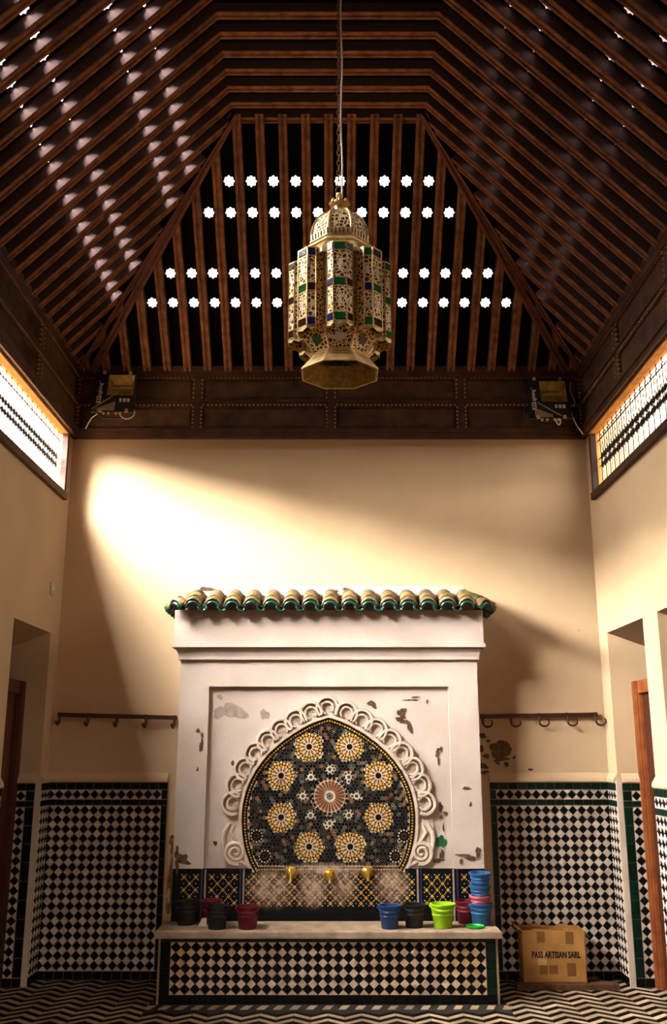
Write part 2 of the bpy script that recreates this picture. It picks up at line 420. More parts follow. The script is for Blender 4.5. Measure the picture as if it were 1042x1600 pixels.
# hip rafters, one lying against each slope
for sg in (-1, 1):
    for off_b, off_s in ((0.115, 0.0), (0.0, 0.115)):
        p0 = Vector((sg * (HW - off_b * 1.2), YB - off_s * 1.2, ZE)); p1 = Vector((sg * (FX - off_b * 0.35), YK - off_s * 0.35, ZT))
        d = p1 - p0; L = d.length; d.normalize()
        n = (Vector((0, -math.sin(ANG), -math.cos(ANG))) if off_b else Vector((-sg * math.sin(ANG), 0, -math.cos(ANG)))); n = (n - d * n.dot(d)).normalized()
        u = d.cross(n); M = Matrix((u, d, n)).transposed().to_4x4(); M.translation = p0 + n * 0.012
        obj('hip_rafter', rafter_mesh(L), ['hip_wood', 'dark_board'], ceiling, M)
# plain continuation over the viewer's head
b = MB(); ye = min(ys) - PIT
for sg in (-1, 1):
    P = [(sg * HW, YF - .3, ZE), (sg * HW, ye, ZE), (sg * FX, ye, ZT), (sg * FX, YF - .3, ZT)]
    b.faces(P + [(x + sg * .03, y, z + .05) for x, y, z in P], [(0, 1, 2, 3), (4, 7, 6, 5), (0, 4, 5, 1), (2, 6, 7, 3), (1, 5, 6, 2), (0, 3, 7, 4)])
b.box(-FX, FX, YF - .3, ye, ZT, ZT + .05)
obj('ceiling_panel', b, 'dark_board', ceiling)

# ------------------------------------------------------------------ friezes
def frieze(name, label, M, L, x0, stiles, lower_wood):
    """local: x along the wall, y out of the wall (towards -y), z up"""
    root = empty(name, (0, 0, 0), label, 'frieze', kind='structure', M=M)
    z = dict(b0=4.07, b1=4.15, m0=4.355, m1=4.405, t0=4.60, t1=4.70)
    b = MB(); b.box(x0, x0 + L, -0.012, 0.0, z['b0'], z['t1']); obj('backing', b, 'frieze_panel', root, M)
    for k, (a, c, d, nm) in enumerate(((z['b0'], z['b1'], 0.05, 'rail'), (z['m0'], z['m1'], 0.035, 'rail'), (z['t0'], z['t1'], 0.045, 'rail'))):
        b = MB(); b.box(x0, x0 + L, -d, -0.012, a, c)
        b.box(x0, x0 + L, -d - 0.012, -d, a + (c - a) * 0.55, c - 0.004); obj(nm, b, 'frieze_wood', root, M)
    edges = [x0] + list(stiles) + [x0 + L]
    for s in stiles:
        b = MB(); b.box(s - 0.035, s + 0.035, -0.033, -0.012, z['b1'], z['m0']); b.box(s - 0.035, s + 0.035, -0.033, -0.012, z['m1'], z['t0'])
        obj('stile', b, 'frieze_wood', root, M)
    beads = MB()
    for i in range(len(edges) - 1):
        a, c = edges[i] + 0.035, edges[i + 1] - 0.035
        for (z0, z1, mm) in ((z['b1'], z['m0'], lower_wood), (z['m1'], z['t0'], 'frieze_panel')):  # lower panels take the wood passed in
            b = MB(); b.prism([(a + .012, z0 + .012), (c - .012, z0 + .012), (c - .012, z1 - .012), (a + .012, z1 - .012)], lambda u, v, h: (u, -h, v), 0.012, 0.020,
                              inset=[(a + .03, z0 + .03), (c - .03, z0 + .03), (c - .03, z1 - .03), (a + .03, z1 - .03)])
            obj('panel', b, mm, root, M)
            n = int((c - a) / 0.034)
            for j in range(n):
                u = a + (j + .5) * (c - a) / n
                beads.box(u - .008, u + .008, -.040, -.024, z1 - .004, z1 + .010)
            n2 = int((z1 - z0) / 0.034)
            for j in range(n2):
                v = z0 + (j + .5) * (z1 - z0) / n2
                for u in (a, c): beads.box(u - .007, u + .007, -.040, -.024, v - .008, v + .008)
    obj('beading', beads, 'bead', root, M, kind='stuff')
    return root
frieze('trim_1', 'dark panelled wooden frieze above the end wall between the floodlights', T(0, YB, 0), 2 * HW, -HW, (-1.09, 0.014, 1.09), 'frieze_panel')
frieze('trim_2', 'panelled wooden frieze above the glaring white window', T(-HW, YB, 0) @ RZ(PI / 2), 5.6, -5.6, [-1.05 - 1.08 * k for k in range(5)], 'frieze_panel')
frieze('trim_3', 'panelled wooden frieze above the window with visible scrollwork', T(HW, YB, 0) @ RZ(-PI / 2), 5.6, 0.0, [1.05 + 1.08 * k for k in range(5)], 'frieze_panel')

# ------------------------------------------------------------------ windows with wrought-iron grilles
def window(sg, name, label):
    root = empty(name, (sg * HW, (WY0 + WY1) / 2, ZW0), label, 'window', kind='structure')
    X = sg * HW
    def B(bm, xa, xb, *r): a, c = sorted((X + sg * xa, X + sg * xb)); bm.box(a, c, *r); return bm
    obj('sill', B(MB(), -0.035, 0.10, WY0, WY1, ZW0, ZW0 + 0.055), 'window_wood', root)
    obj('frame_top', B(MB(), -0.02, 0.03, WY0, WY1, ZW1 - 0.03, ZW1 + 0.01), 'lining_wood', root)
    obj('frame_side', B(MB(), -0.02, 0.025, WY1 - 0.045, WY1, ZW0 + 0.055, ZW1 - 0.03), 'window_wood', root)
    obj('frame_side', B(MB(), -0.02, 0.025, WY0, WY0 + 0.045, ZW0 + 0.055, ZW1 - 0.03), 'window_wood', root)
    obj('lining', B(MB(), 0.025, TU, WY1 - 0.02, WY1, ZW0, ZW1), 'lining_wood', root)
    obj('lining', B(MB(), 0.03, TU, WY0, WY1, ZW1 - 0.02, ZW1), 'lining_wood', root)
    gx = X + sg * 0.05; z0 = ZW0 + 0.03; z1 = ZW1 - 0.02
    for zz, r in ((ZW0 + .055, .006), (ZW0 + .125, .004), (ZW0 + .27, .004), (ZW0 + .335, .005), (ZW1 - .085, .005)):
        b = MB(); b.tube([(gx, WY0, zz), (gx, WY1 - .02, zz)], r, 4); obj('grille_rail', b, 'iron', root)
    up = 0.112; n = int((WY1 - WY0 - 0.05) / up)
    bar = MB(); bar.tube([(0, 0, z0), (0, 0, z1)], 0.0045, 4); bar = bar.mesh('grille_bar', 'iron')
    dm = MB(); zc = ZW0 + .41
    dm.tube([(0, 0, ZW0 + .335), (0, 0, zc - .045), (0, .02, zc), (0, 0, zc + .045), (0, 0, ZW1 - .085)], 0.0032, 4)
    dm.tube([(0, 0, zc - .045), (0, -.02, zc), (0, 0, zc + .045)], 0.0032, 4)
    zc = ZW0 + .195
    dm.tube([(0, 0, ZW0 + .125), (0, 0, zc - .04), (0, .014, zc), (0, 0, zc + .04), (0, 0, ZW0 + .27)], 0.0022, 4)
    dm = dm.mesh('grille_diamond', 'iron')
    sc = MB()
    def ring(cy, cz, r, a0=0, a1=2 * PI, k=9): sc.tube([(0, cy + r * math.cos(a0 + (a1 - a0) * i / k), cz + r * math.sin(a0 + (a1 - a0) * i / k)) for i in range(k + 1)], 0.0035, 4)
    for q in (-.028, .028):
        ring(q, ZW1 - .068, .016, 0.3, 5.2)
        for cz in (ZW0 + .270, ZW0 + .335, ZW0 + .098):
            for k in range(4):
                a = k * PI / 2 + PI / 4
                sc.box(-.004, .004, q + .016 * math.cos(a) - .006, q + .016 * math.cos(a) + .006, cz + .016 * math.sin(a) - .006, cz + .016 * math.sin(a) + .006)
            sc.box(-.004, .004, q - .004, q + .004, cz - .030, cz + .030); sc.box(-.004, .004, q - .026, q + .026, cz - .004, cz + .004)
    sc = sc.mesh('grille_scroll', 'iron')
    for k in range(n):
        y = WY1 - 0.075 - k * up
        link('grille_bar', bar, root, T(gx, y, 0))
        link('grille_diamond', dm, root, T(gx, y - up / 2, 0))
        link('grille_scroll', sc, root, T(gx, y - up / 2, 0))
window(-1, 'window_1', 'long high window glaring white with faint grille')
window(1, 'window_2', 'long high window with clear black scrollwork grille')

# ------------------------------------------------------------------ doors in the side doorways
def door(sg, yr, name, label, m1, m2):
    root = empty(name, (sg * (HW + .16), (yr[0] + yr[1]) / 2, 0), label, 'door', kind='structure')
    xa = HW + 0.165; H = 2.09
    def bx(a, c, *r): p, q = sorted((sg * a, sg * c)); return MB().box(p, q, *r)
    def post(ya, yb, nm='post'):
        b = MB()
        for k, (f0, f1, dx) in enumerate(((0, .22, .012), (.22, .34, .0), (.34, .62, .014), (.62, .74, .0), (.74, 1, .012))):
            p, q = sorted((sg * (xa - dx), sg * (xa + .10))); b.box(p, q, ya + (yb - ya) * f0, ya + (yb - ya) * f1, 0, H)
        for k, (f0, f1, dy) in enumerate(((0.05, .3, .014), (.42, .8, .014))):
            p, q = sorted((sg * (xa + .1 * f0), sg * (xa + .1 * f1))); b.box(p, q, ya - dy, ya, 0, H)
        obj(nm, b, m1, root)
    post(yr[1] - .095, yr[1] - .002); post(yr[0] + .002, yr[0] + .07)
    obj('header', bx(xa, xa + .10, yr[0] + .07, yr[1] - .095, H - .09, H), m1, root)
    leaf = obj('leaf', bx(xa + .03, xa + .075, yr[0] + .07, yr[1] - .095, 0.01, H - .09), m2, root)
    for z0, z1 in ((.15, .9), (1.05, 1.9)):
        obj('door_panel', bx(xa + .018, xa + .03, yr[0] + .16, yr[1] - .19, z0, z1), m2, leaf)
door(-1, D1, 'door_1', 'dark red-brown wooden door beside the coat rail with stub hooks', 'door_dark', 'door_dark')
door(1, D1, 'door_2', 'orange-brown moulded wooden door frame in the recess beside the cardboard box', 'door_wood', 'door_dark')
door(-1, D2, 'door_3', 'dark wooden door at the extreme edge under the glaring window', 'door_dark', 'door_dark')
door(1, D2, 'door_4', 'brown wooden door at the extreme edge beyond the green tiled pier', 'door_wood', 'door_dark')

# ------------------------------------------------------------------ zellige dadoes
P0 = 0.0665
def diamond(h, cut=None, p=P0):
    a = p / 2 * 0.955; i = a - 0.0035
    D = [(a, 0), (0, a), (-a, 0), (0, -a)]; I = [(i, 0), (0, i), (-i, 0), (0, -i)]
    keep = {'R': lambda q: q[0] <= 0, 'L': lambda q: q[0] >= 0, 'T': lambda q: q[1] <= 0, 'B': lambda q: q[1] >= 0}
    cuts = cut or ''
    def clip(S):
        for c in cuts: S = [q for q in S if keep[c](q)]
        if len(cuts) == 2: S = [(0, 0)] + S
        return S
    D, I = clip(D), clip(I)
    return MB().prism(D, lambda u, v, hh: (u, -hh, v), 0.0, h, inset=I, bottom=False)
_tm = {}
def tile_mesh(col, cut, h):
    k = (col, cut, h)
    if k not in _tm: _tm[k] = diamond(h, cut).mesh('white_tile' if 'white' in col else 'black_tile', col)
    return _tm[k]
def rect_tile(w_, h_, col, t=0.007):
    k = ('rect', round(w_, 4), round(h_, 4), col)
    if k not in _tm:
        a, c = w_ / 2 - .0012, h_ / 2 - .0012
        _tm[k] = MB().prism([(-a, -c), (a, -c), (a, c), (-a, c)], lambda u, v, hh: (u, -hh, v), 0, t, inset=[(-a + .002, -c + .002), (a - .002, -c + .002), (a - .002, c - .002), (-a + .002, c - .002)], bottom=False).mesh('border_tile', col)
    return _tm[k]
class Sink:
    """collects tiles either as objects or into one joined mesh"""
    def __init__(s, root, M, joined): s.root, s.M, s.j = root, M, joined; s.acc = {}
    def put(s, name, me, u, v):
        if not s.j: link(name, me, s.root, s.M @ T(u, 0, v)); return
        mn = me.materials[0].name
        b = s.acc.setdefault((name, mn), MB()); k = len(b.v)
        b.v += [(q.co.x + u, q.co.y, q.co.z + v) for q in me.vertices]
        for p in me.polygons: b.f.append(tuple(k + i for i in p.vertices)); b.m.append(0)
    def done(s):
        for (name, mn), b in s.acc.items(): obj(name + 's', b, mn, s.root, s.M, kind='stuff')
def field(S, u0, u1, v0, v1, nc, nr, white, black, hw=0.008, hb=0.0065):
    du, dv = (u1 - u0) / nc, (v1 - v0) / nr
    su, sv = du / P0, dv / P0
    for j in range(nr + 1):
        for i in range(nc + 1):
            cut = ('L' if i == 0 else 'R' if i == nc else '') + ('B' if j == 0 else 'T' if j == nr else '')
            S.put('white_tile', tile_mesh(white, cut, hw), u0 + i * du, v0 + j * dv)
    for j in range(nr):
        for i in range(nc):
            S.put('black_tile', tile_mesh(black, '', hb), u0 + (i + .5) * du, v0 + (j + .5) * dv)
def row(S, u0, u1, v0, v1, n, col):
    d = (u1 - u0) / n
    for i in range(n): S.put('border_tile', rect_tile(d, v1 - v0, col), u0 + (i + .5) * d, (v0 + v1) / 2)
def column(S, u0, u1, v0, v1, n, col):
    d = (v1 - v0) / n
    for i in range(n): S.put('border_tile', rect_tile(u1 - u0, d, col), (u0 + u1) / 2, v0 + (i + .5) * d)
def dado(name, label, M, L, bl, br, joined=False, green='tile_green', lip=True):
    """local x along 0..L; bl, br: width of the upright border at either end"""
    b = MB(); b.box(0, L, -0.012, 0.0, 0, 1.36)
    root = obj(name, b, 'grout', None, M, kind='structure', label=label, cat='tile dado')
    S = Sink(root, M @ T(0, -0.012, 0), joined)
    nc = max(1, round((L - bl - br) / P0)); F = nc * P0
    u0 = bl + (L - bl - br - F) / 2; u1 = u0 + F
    if abs((L - bl - br) - F) > 0.004:      # stretch upright borders to close the gap
        pass
    nt_ = max(1, round(L / 0.07))
    row(S, 0, L, 0.0, 0.058, nt_, 'tile_black')
    field(S, u0, u1, 0.062, 0.062 + 17 * P0, nc, 17, 'tile_white', 'tile_black')
    zt = 0.062 + 17 * P0
    if u0 > 0.02: column(S, 0.002, u0 - .002, 0.062, zt, 9, green)
    if L - u1 > 0.02: column(S, u1 + .002, L - .002, 0.062, zt, 9, green)
    row(S, 0, L, zt + .003, zt + .043, nt_, green)
    field(S, u0, u1, zt + .046, zt + .046 + P0, nc, 1, 'tile_white', 'tile_black')
    if u0 > 0.02: column(S, 0.002, u0 - .002, zt + .046, zt + .046 + P0, 1, green)
    if L - u1 > 0.02: column(S, u1 + .002, L - .002, zt + .046, zt + .046 + P0, 1, green)
    row(S, 0, L, zt + .116, 1.36, nt_, green)
    S.done()
    if lip:   # plaster edge lapping over the top of the tiles
        b = MB(); b.prism([(0, 1.36), (-.022, 1.358), (-.030, 1.368), (-.026, 1.39), (0, 1.43)], lambda y_, z_, h: (h, y_, z_), 0, L)
        obj('plaster_lip', b, 'plaster', root, M)
    return root
dado('trim_4', 'checkered tile dado on the end wall under the rail with stub hooks', T(-HW, YB, 0), 0.90, 0.0, 0.055, green='tile_black')
dado('trim_5', 'checkered tile dado with green border behind the cardboard box', T(HW - 0.90, YB, 0), 0.90, 0.055, 0.0)
ML = T(-HW, YB, 0) @ RZ(PI / 2); MR = T(HW, YB, 0) @ RZ(-PI / 2)
dado('trim_6', 'sliver of checkered tile beside the dark door', ML @ T(-0.215, 0, 0), 0.20, 0, 0, True, green='tile_black')
dado('trim_7', 'sliver of checkered tile beside the orange door frame', MR @ T(0.015, 0, 0), 0.20, 0, 0, True)
dado('trim_8', 'narrow tiled jamb inside the recess of the dark door', T(-HW - 0.225, D1[1], 0), 0.20, 0.06, 0.06, green='tile_black')
dado('trim_9', 'narrow tiled jamb inside the recess of the orange door frame', T(HW + 0.025, D1[1], 0), 0.20, 0.06, 0.06)
dado('trim_10', 'tiled pier between the two doorways under the glaring window', ML @ T(-(YB - D2[1]), 0, 0), 0.28, 0.0, 0.0, True, green='tile_black')
dado('trim_11', 'green tiled pier between the two doorways at the extreme edge', MR @ T(YB - D1[0], 0, 0), 0.28, 0.0, 0.0, True)
for sg, nm, lb in ((-1, 'trim_12', 'pale upright edge strip between dado and dark door'), (1, 'trim_13', 'pale upright edge strip between dado and orange door frame')):
    b = MB(); p, q = sorted((sg * (HW - .014), sg * (HW + .026))); b.box(p, q, D1[1] - 0.014, D1[1] + 0.014, 0, 1.38)
    obj(nm, b, 'stucco', kind='structure', label=lb, cat='trim')

# ------------------------------------------------------------------ floor tiles (zigzag rows)
FW, FQ, FA = 0.105, 0.0575, 0.088
def par_tile(up):
    y0, y1 = (0, FA) if up else (FA, 0); g = FQ / 2 - .0025; a = FW / 2 - .0015
    pts = [(-a, y0 - FA / 2 - g), (a, y1 - FA / 2 - g), (a, y1 - FA / 2 + g), (-a, y0 - FA / 2 + g)]
    return pts
ft = {}
for up in (0, 1):
    for c in ('white', 'black'):
        ft[(up, c)] = MB().prism(par_tile(up), lambda u, v, h: (u, v, h), 0, 0.004, bottom=False).mesh(c + '_tile', 'floor_' + c)
spots = []
r = 0; y = 3.2
while y < YB - 0.02:
    c = 'white' if r % 2 else 'black'
    for i in range(-23, 23):
        x = (i + .5) * FW
        if abs(x) > HW - .04 + (.24 if D1[0] + .03 < y < D1[1] - .03 or D2[0] + .03 < y < D2[1] - .03 else 0): continue
        if abs(x) < 1.16 and y > 6.475: continue
        spots.append((x, y, i % 2, c))
    y += FQ; r += 1
far = sorted(spots, key=lambda s: -s[1]); cnt = {'white': 0, 'black': 0}; rest = {'white': MB(), 'black': MB()}
for x, y, up, c in far:
    if y > 6.1 and cnt[c] < 300:
        link(c + '_tile', ft[(up, c)], floor, T(x, y, 0)); cnt[c] += 1
    else:
        rest[c].prism([(x + u, y + v) for u, v in par_tile(up)], lambda u, v, h: (u, v, h), 0, 0.004, bottom=False)
for c in rest: obj(c + '_tiles', rest[c], 'floor_' + c, floor, kind='stuff')
blk = MB().prism([(-.024, -.045), (.024, -.045), (.024, .045), (-.024, .045)], lambda u, v, h: (u + v * .3, v, h), 0, .004, bottom=False).mesh('white_tile', 'floor_white')
for i in range(-11, 12): link('white_tile', blk, floor, T(i * 0.104, 6.575, 0))

# ------------------------------------------------------------------ wall fountain
YFc = 6.97
fountain = empty('wall_fountain', (0, YFc, 0), 'white plastered wall fountain with mosaic arch and green tiled canopy', 'fountain')
b = MB(); BX = 1.09; PX, PZ0, PZ1 = 0.875, 0.79, 2.045; REC = 0.035
for x0, x1, z0, z1 in ((-BX, -PX, 0.79, 2.26), (PX, BX, 0.79, 2.26), (-PX, PX, PZ1, 2.26)): b.box(x0, x1, YFc, YB, z0, z1)
b.box(-PX, PX, YFc + REC, YB, 0.0, PZ1); b.box(-BX, -PX, YFc + .02, YB, 0, .79); b.box(PX, BX, YFc + .02, YB, 0, .79); b.box(-PX, PX, YFc + .02, YFc + REC, 0, .764); [b.box(*sorted((q * .536, q * PX)), YFc + .02, YFc + REC, .764, .79) for q in (-1, 1)]
body = obj('body', b, 'plaster_white', fountain)
b = MB()   # moulding below the canopy band
for x0, y0, z0, z1 in ((1.105, YFc - .026, 2.238, 2.262), (1.150, YFc - .076, 2.325, 2.352)):
    b.box(-x0, x0, y0, YB, z0, z1)
pr = [(0.0, 2.262), (-.006, 2.29), (-.018, 2.31), (-.038, 2.325), (.3, 2.325), (.3, 2.262)]
P = []
for sx in (-1, 1):
    for d, z in pr: P.append((sx * (1.105 - (d if d < .1 else 0)), YFc - .026 + d, z))
n = len(pr); b.faces(P, [(i, (i + 1) % n, n + (i + 1) % n, n + i) for i in range(n)] + [tuple(range(n)), tuple(reversed(range(n, 2 * n)))])
obj('cornice', b, 'plaster_white', fountain)
b = MB(); b.box(-1.138, 1.138, YFc - .060, YB, 2.352, 2.60); obj('canopy_band', b, 'plaster_white', fountain)
b = MB()   # plaster top of the canopy
P = [(-1.06, 6.98, 2.60), (1.06, 6.98, 2.60), (1.02, 7.03, 2.80), (-1.02, 7.03, 2.80), (-1.16, YB, 2.60), (1.16, YB, 2.60), (1.08, YB, 2.815), (-1.08, YB, 2.815)]
b.faces(P, [(0, 1, 2, 3), (3, 2, 6, 7), (0, 3, 7, 4), (1, 5, 6, 2), (0, 4, 5, 1), (4, 7, 6, 5)])
obj('canopy_top', b, 'plaster_white', fountain)
def barrel(r0, r1, L, t=.011, n=9, flip=False, a=PI * .96):
    b = MB(); P = []
    for e, rr in ((0, r0), (L, r1)):
        for q in (0, 1):
            for k in range(n):
                g = (PI - a) / 2 + a * k / (n - 1); ra = rr - q * t
                z = math.sin(g) * ra
                P.append((math.cos(g) * ra, e, -z if flip else z))
    fs = []
    for k in range(n - 1):
        fs += [(k, k + 1, 2 * n + k + 1, 2 * n + k), (n + k + 1, n + k, 3 * n + k, 3 * n + k + 1), (k + 1, k, n + k, n + k + 1), (2 * n + k, 2 * n + k + 1, 3 * n + k + 1, 3 * n + k)]
    fs += [(0, 2 * n, 3 * n, n), (n - 1, 2 * n - 1, 4 * n - 1, 3 * n - 1)]
    b.faces(P, fs); return b
RP = 0.143; SLP = math.radians(24)
up_m = barrel(.062, .054, .18).mesh('roof_tile', 'roof_tile'); lo_m = barrel(.066, .060, .10).mesh('roof_tile', 'roof_tile')
un_m = barrel(.058, .052, .10, t=.016).mesh('under_tile', 'roof_glaze'); pan_m = barrel(.040, .036, .22, t=.014, flip=True).mesh('pan_tile', 'roof_glaze')
for m_ in (up_m, lo_m, un_m, pan_m):
    for p in m_.polygons: p.use_smooth = True
for k in range(-7, 8):
    x = 0.012 + k * RP; j = random.uniform(-.006, .006)
    link('roof_tile', up_m, fountain, T(x, 6.855 + j, 2.648) @ RX(SLP) @ RZ(random.uniform(-.03, .03)))
    link('roof_tile', lo_m, fountain, T(x, 6.800 + j, 2.610) @ RX(SLP))
    link('under_tile', un_m, fountain, T(x, 6.790 + j, 2.592) @ RX(SLP))
for k in range(-7, 7):
    x = 0.012 + (k + .5) * RP
    link('pan_tile', pan_m, fountain, T(x, 6.785, 2.607) @ RX(SLP))
for sg in (-1, 1):   # hipped ends
    for (dx, dy, a) in ((1.10, 6.845, 42), (1.165, 6.98, 88), (1.165, 7.12, 90), (1.165, 7.25, 90)):
        R = RZ(math.radians(a) * sg)
        c = Vector((0.012 + sg * dx, dy, 0))
        # tile starts outside and climbs inwards
        o = Vector((math.sin(math.radians(a)) * sg, -math.cos(math.radians(a)), 0))
        p = c + o * .045
        link('roof_tile', up_m, fountain, T(p.x - o.x * .055, p.y - o.y * .055, 2.640) @ R @ RX(SLP))
        link('roof_tile', lo_m, fountain, T(p.x, p.y, 2.603) @ R @ RX(SLP))
        link('under_tile', un_m, fountain, T(p.x + o.x * .01, p.y + o.y * .01, 2.583) @ R @ RX(SLP))

# --- mosaic arch
ARC = [(0.0, 1.825), (.08, 1.800), (.156, 1.768), (.255, 1.712), (.346, 1.648), (.418, 1.585), (.478, 1.518), (.528, 1.448), (.568, 1.372), (.595, 1.300), (.611, 1.227), (.618, 1.16), (.617, 1.092), (.611, 1.02), (.600, .954), (.582, .89), (.557, .826), (.520, .763)]
def outline(off=0.0):
    R = [(x, z) for x, z in ARC]; Lf = [(-x, z) for x, z in reversed(ARC[1:])]
    pts = Lf + R      # from lower left over the top to lower right
    if not off: return pts
    o = []
    for i, p in enumerate(pts):
        a = pts[max(i - 1, 0)]; c = pts[min(i + 1, len(pts) - 1)]
        t = Vector((c[0] - a[0], c[1] - a[1])).normalized(); nrm = Vector((-t.y, t.x))
        o.append((p[0] + nrm.x * off, p[1] + nrm.y * off))
    return o
def fp(y0): return lambda u, v, h: (u, y0 - h, v)
YM = YFc + REC
A0 = outline()
b = MB(); b.prism(A0, fp(YM), 0.0, 0.010)
mosaic = obj('mosaic_arch', b, 'mz_white', fountain)
FM = fp(YM - .010)
def inside(x, z, shrink=0.0):
    x = abs(x)
    if z < .763 + shrink or z > 1.825: return False
    for i in range(len(ARC) - 1):
        (x0, z0), (x1, z1) = ARC[i], ARC[i + 1]
        if z1 <= z <= z0: return x < x0 + (x1 - x0) * (z0 - z) / (z0 - z1) - shrink * (1.0 + 0.8 * max(0, (z - 1.45) / .37))
    return False
def ngon(cx, cz, r, n, ph=0.0): return [(cx + r * math.cos(ph + 2 * PI * k / n), cz + r * math.sin(ph + 2 * PI * k / n)) for k in range(n)]
def ray_poly(cx, cz, a, prof):
    """outline symmetric about a ray: prof = [(radius, half width)]"""
    ca, sa = math.cos(a), math.sin(a)
    pts = [(r, w_) for r, w_ in prof] + [(r, -w_) for r, w_ in reversed(prof) if w_ > 0]
    return [(cx + r * ca - q * sa, cz + r * sa + q * ca) for r, q in pts]
BIG = [(-.141, 1.617), (.151, 1.617), (-.342, 1.416), (.357, 1.416), (-.338, 1.131), (.354, 1.131), (-.137, .933), (.153, .933)]
SMALL = [(-.509, 1.005), (.534, 1.005), (-.448, .869), (.472, .869)]
CEN = (.008, 1.275)
RING = [(CEN[0] + .192 * math.cos(k * PI / 4), CEN[1] + .185 * math.sin(k * PI / 4)) for k in range(8)]
zones = [(x, z, .104) for x, z in BIG] + [(x, z, .050) for x, z in SMALL] + [(*CEN, .128)] + [(x, z, .036) for x, z in RING]
MZ = ['mz_white', 'mz_black', 'mz_yellow', 'mz_brown', 'mz_green']
def rosette(cx, cz):
    b = MB(); n = 12
    b.prism([(cx + (.106 if k % 2 == 0 else .098) * math.cos(PI * k / 12), cz + (.106 if k % 2 == 0 else .098) * math.sin(PI * k / 12)) for k in range(24)], FM, 0, .0015, 1)
    b.prism(ngon(cx, cz, .055, 24), FM, 0, .002, 0)
    b.prism(ngon(cx, cz, .022, 12), FM, 0, .004, 1)
    for k in range(n):
        a = 2 * PI * k / n; a2 = a + PI / n
        b.prism(ray_poly(cx, cz, a, [(.028, .0036), (.046, .0080), (.056, 0)]), FM, 0, .003, 3)
        b.prism(ray_poly(cx, cz, a2, [(.048, 0), (.060, .0085), (.074, 0)]), FM, 0, .003, 0)
        b.prism(ngon(*(cx + .068 * math.cos(a), cz + .068 * math.sin(a)), .0095, 6, a), FM, 0, .004, 2)
        b.prism(ngon(*(cx + .086 * math.cos(a2), cz + .086 * math.sin(a2)), .0115, 6, a2), FM, 0, .004, 2)
        b.prism(ngon(*(cx + .092 * math.cos(a), cz + .092 * math.sin(a)), .0095, 5, a), FM, 0, .003, 0)
        b.prism(ray_poly(cx, cz, a, [(.078, .0), (.082, .004), (.085, 0)]), FM, 0, .003, 0)
    return b
for x, z in BIG: obj('rosette', rosette(x, z), MZ, mosaic)
def small_rosette(cx, cz):
    b = MB(); b.prism(ngon(cx, cz, .010, 8), FM, 0, .003, 1)
    b.prism(ngon(cx, cz, .052, 16), FM, 0, .0015, 1)
    for k in range(12):
        a = 2 * PI * k / 12
        b.prism(ray_poly(cx, cz, a, [(.013, .002), (.019, .003)]), FM, .001, .003, 3)
        b.prism(ngon(cx + .040 * math.cos(a), cz + .040 * math.sin(a), .0065, 6, a), FM, 0, .004, 0)
    return b
for x, z in SMALL: obj('small_rosette', small_rosette(x, z), MZ, mosaic)
def ringlet(cx, cz):
    b = MB(); b.prism(ngon(cx, cz, .038, 12), FM, 0, .0012, 1); b.prism(ngon(cx, cz, .024, 12), FM, 0, .002, 0); b.prism(ngon(cx, cz, .013, 8), FM, 0, .003, 4)
    for k in range(8):
        a = 2 * PI * (k + .5) / 8
        b.prism(ngon(cx + .031 * math.cos(a), cz + .031 * math.sin(a), .0065, 5, a), FM, 0, .003, 0)
    return b
for x, z in RING: obj('ringlet', ringlet(x, z), MZ, mosaic)
b = MB(); b.prism(ngon(*CEN, .132, 24), FM, 0, .001, 1); b.prism(ngon(*CEN, .114, 24), FM, 0, .0018, 0); b.prism(ngon(*CEN, .024, 16), FM, 0, .004, 4)
for k in range(6):
    a = 2 * PI * k / 6; b.prism(ngon(CEN[0] + .014 * math.cos(a), CEN[1] + .014 * math.sin(a), .0042, 5), FM, .003, .005, 0)
for k in range(24):
    a = 2 * PI * k / 24
    b.prism(ray_poly(*CEN, a, [(.040, .0034), (.070, .0074), (.100, .0105), (.114, 0)]), FM, 0, .004, 3)
    b.prism(ngon(CEN[0] + .122 * math.cos(a + PI / 24), CEN[1] + .122 * math.sin(a + PI / 24), .0065, 4, a + PI / 24), FM, 0, .003, 0)
obj('sunburst', b, MZ, mosaic)
fieldmb = MB(); hp = 0.0255; rr_ = 0
z = .775
while z < 1.82:
    for i in range(-27, 28):
        x = (i + (.5 if rr_ % 2 else 0)) * hp
        if not inside(x, z, .046): continue
        if any((x - a) ** 2 + (z - c) ** 2 < q * q for a, c, q in zones): continue
        q = random.random(); d0 = math.hypot(x - CEN[0], z - CEN[1])
        mi = 1 if q < .87 else (3 if q < .94 else 4)
        fieldmb.prism(ngon(x, z, .0141 if mi == 1 else .0125, 6, PI / 6), FM, 0, .003, mi, bottom=False)
        if q > .5: fieldmb.prism(ngon(x, z, .0040, 4), FM, .003, .004, 0 if q < .9 else 2, bottom=False)
    z += hp * .866; rr_ += 1
obj('mosaic_field', fieldmb, MZ, mosaic, kind='stuff')
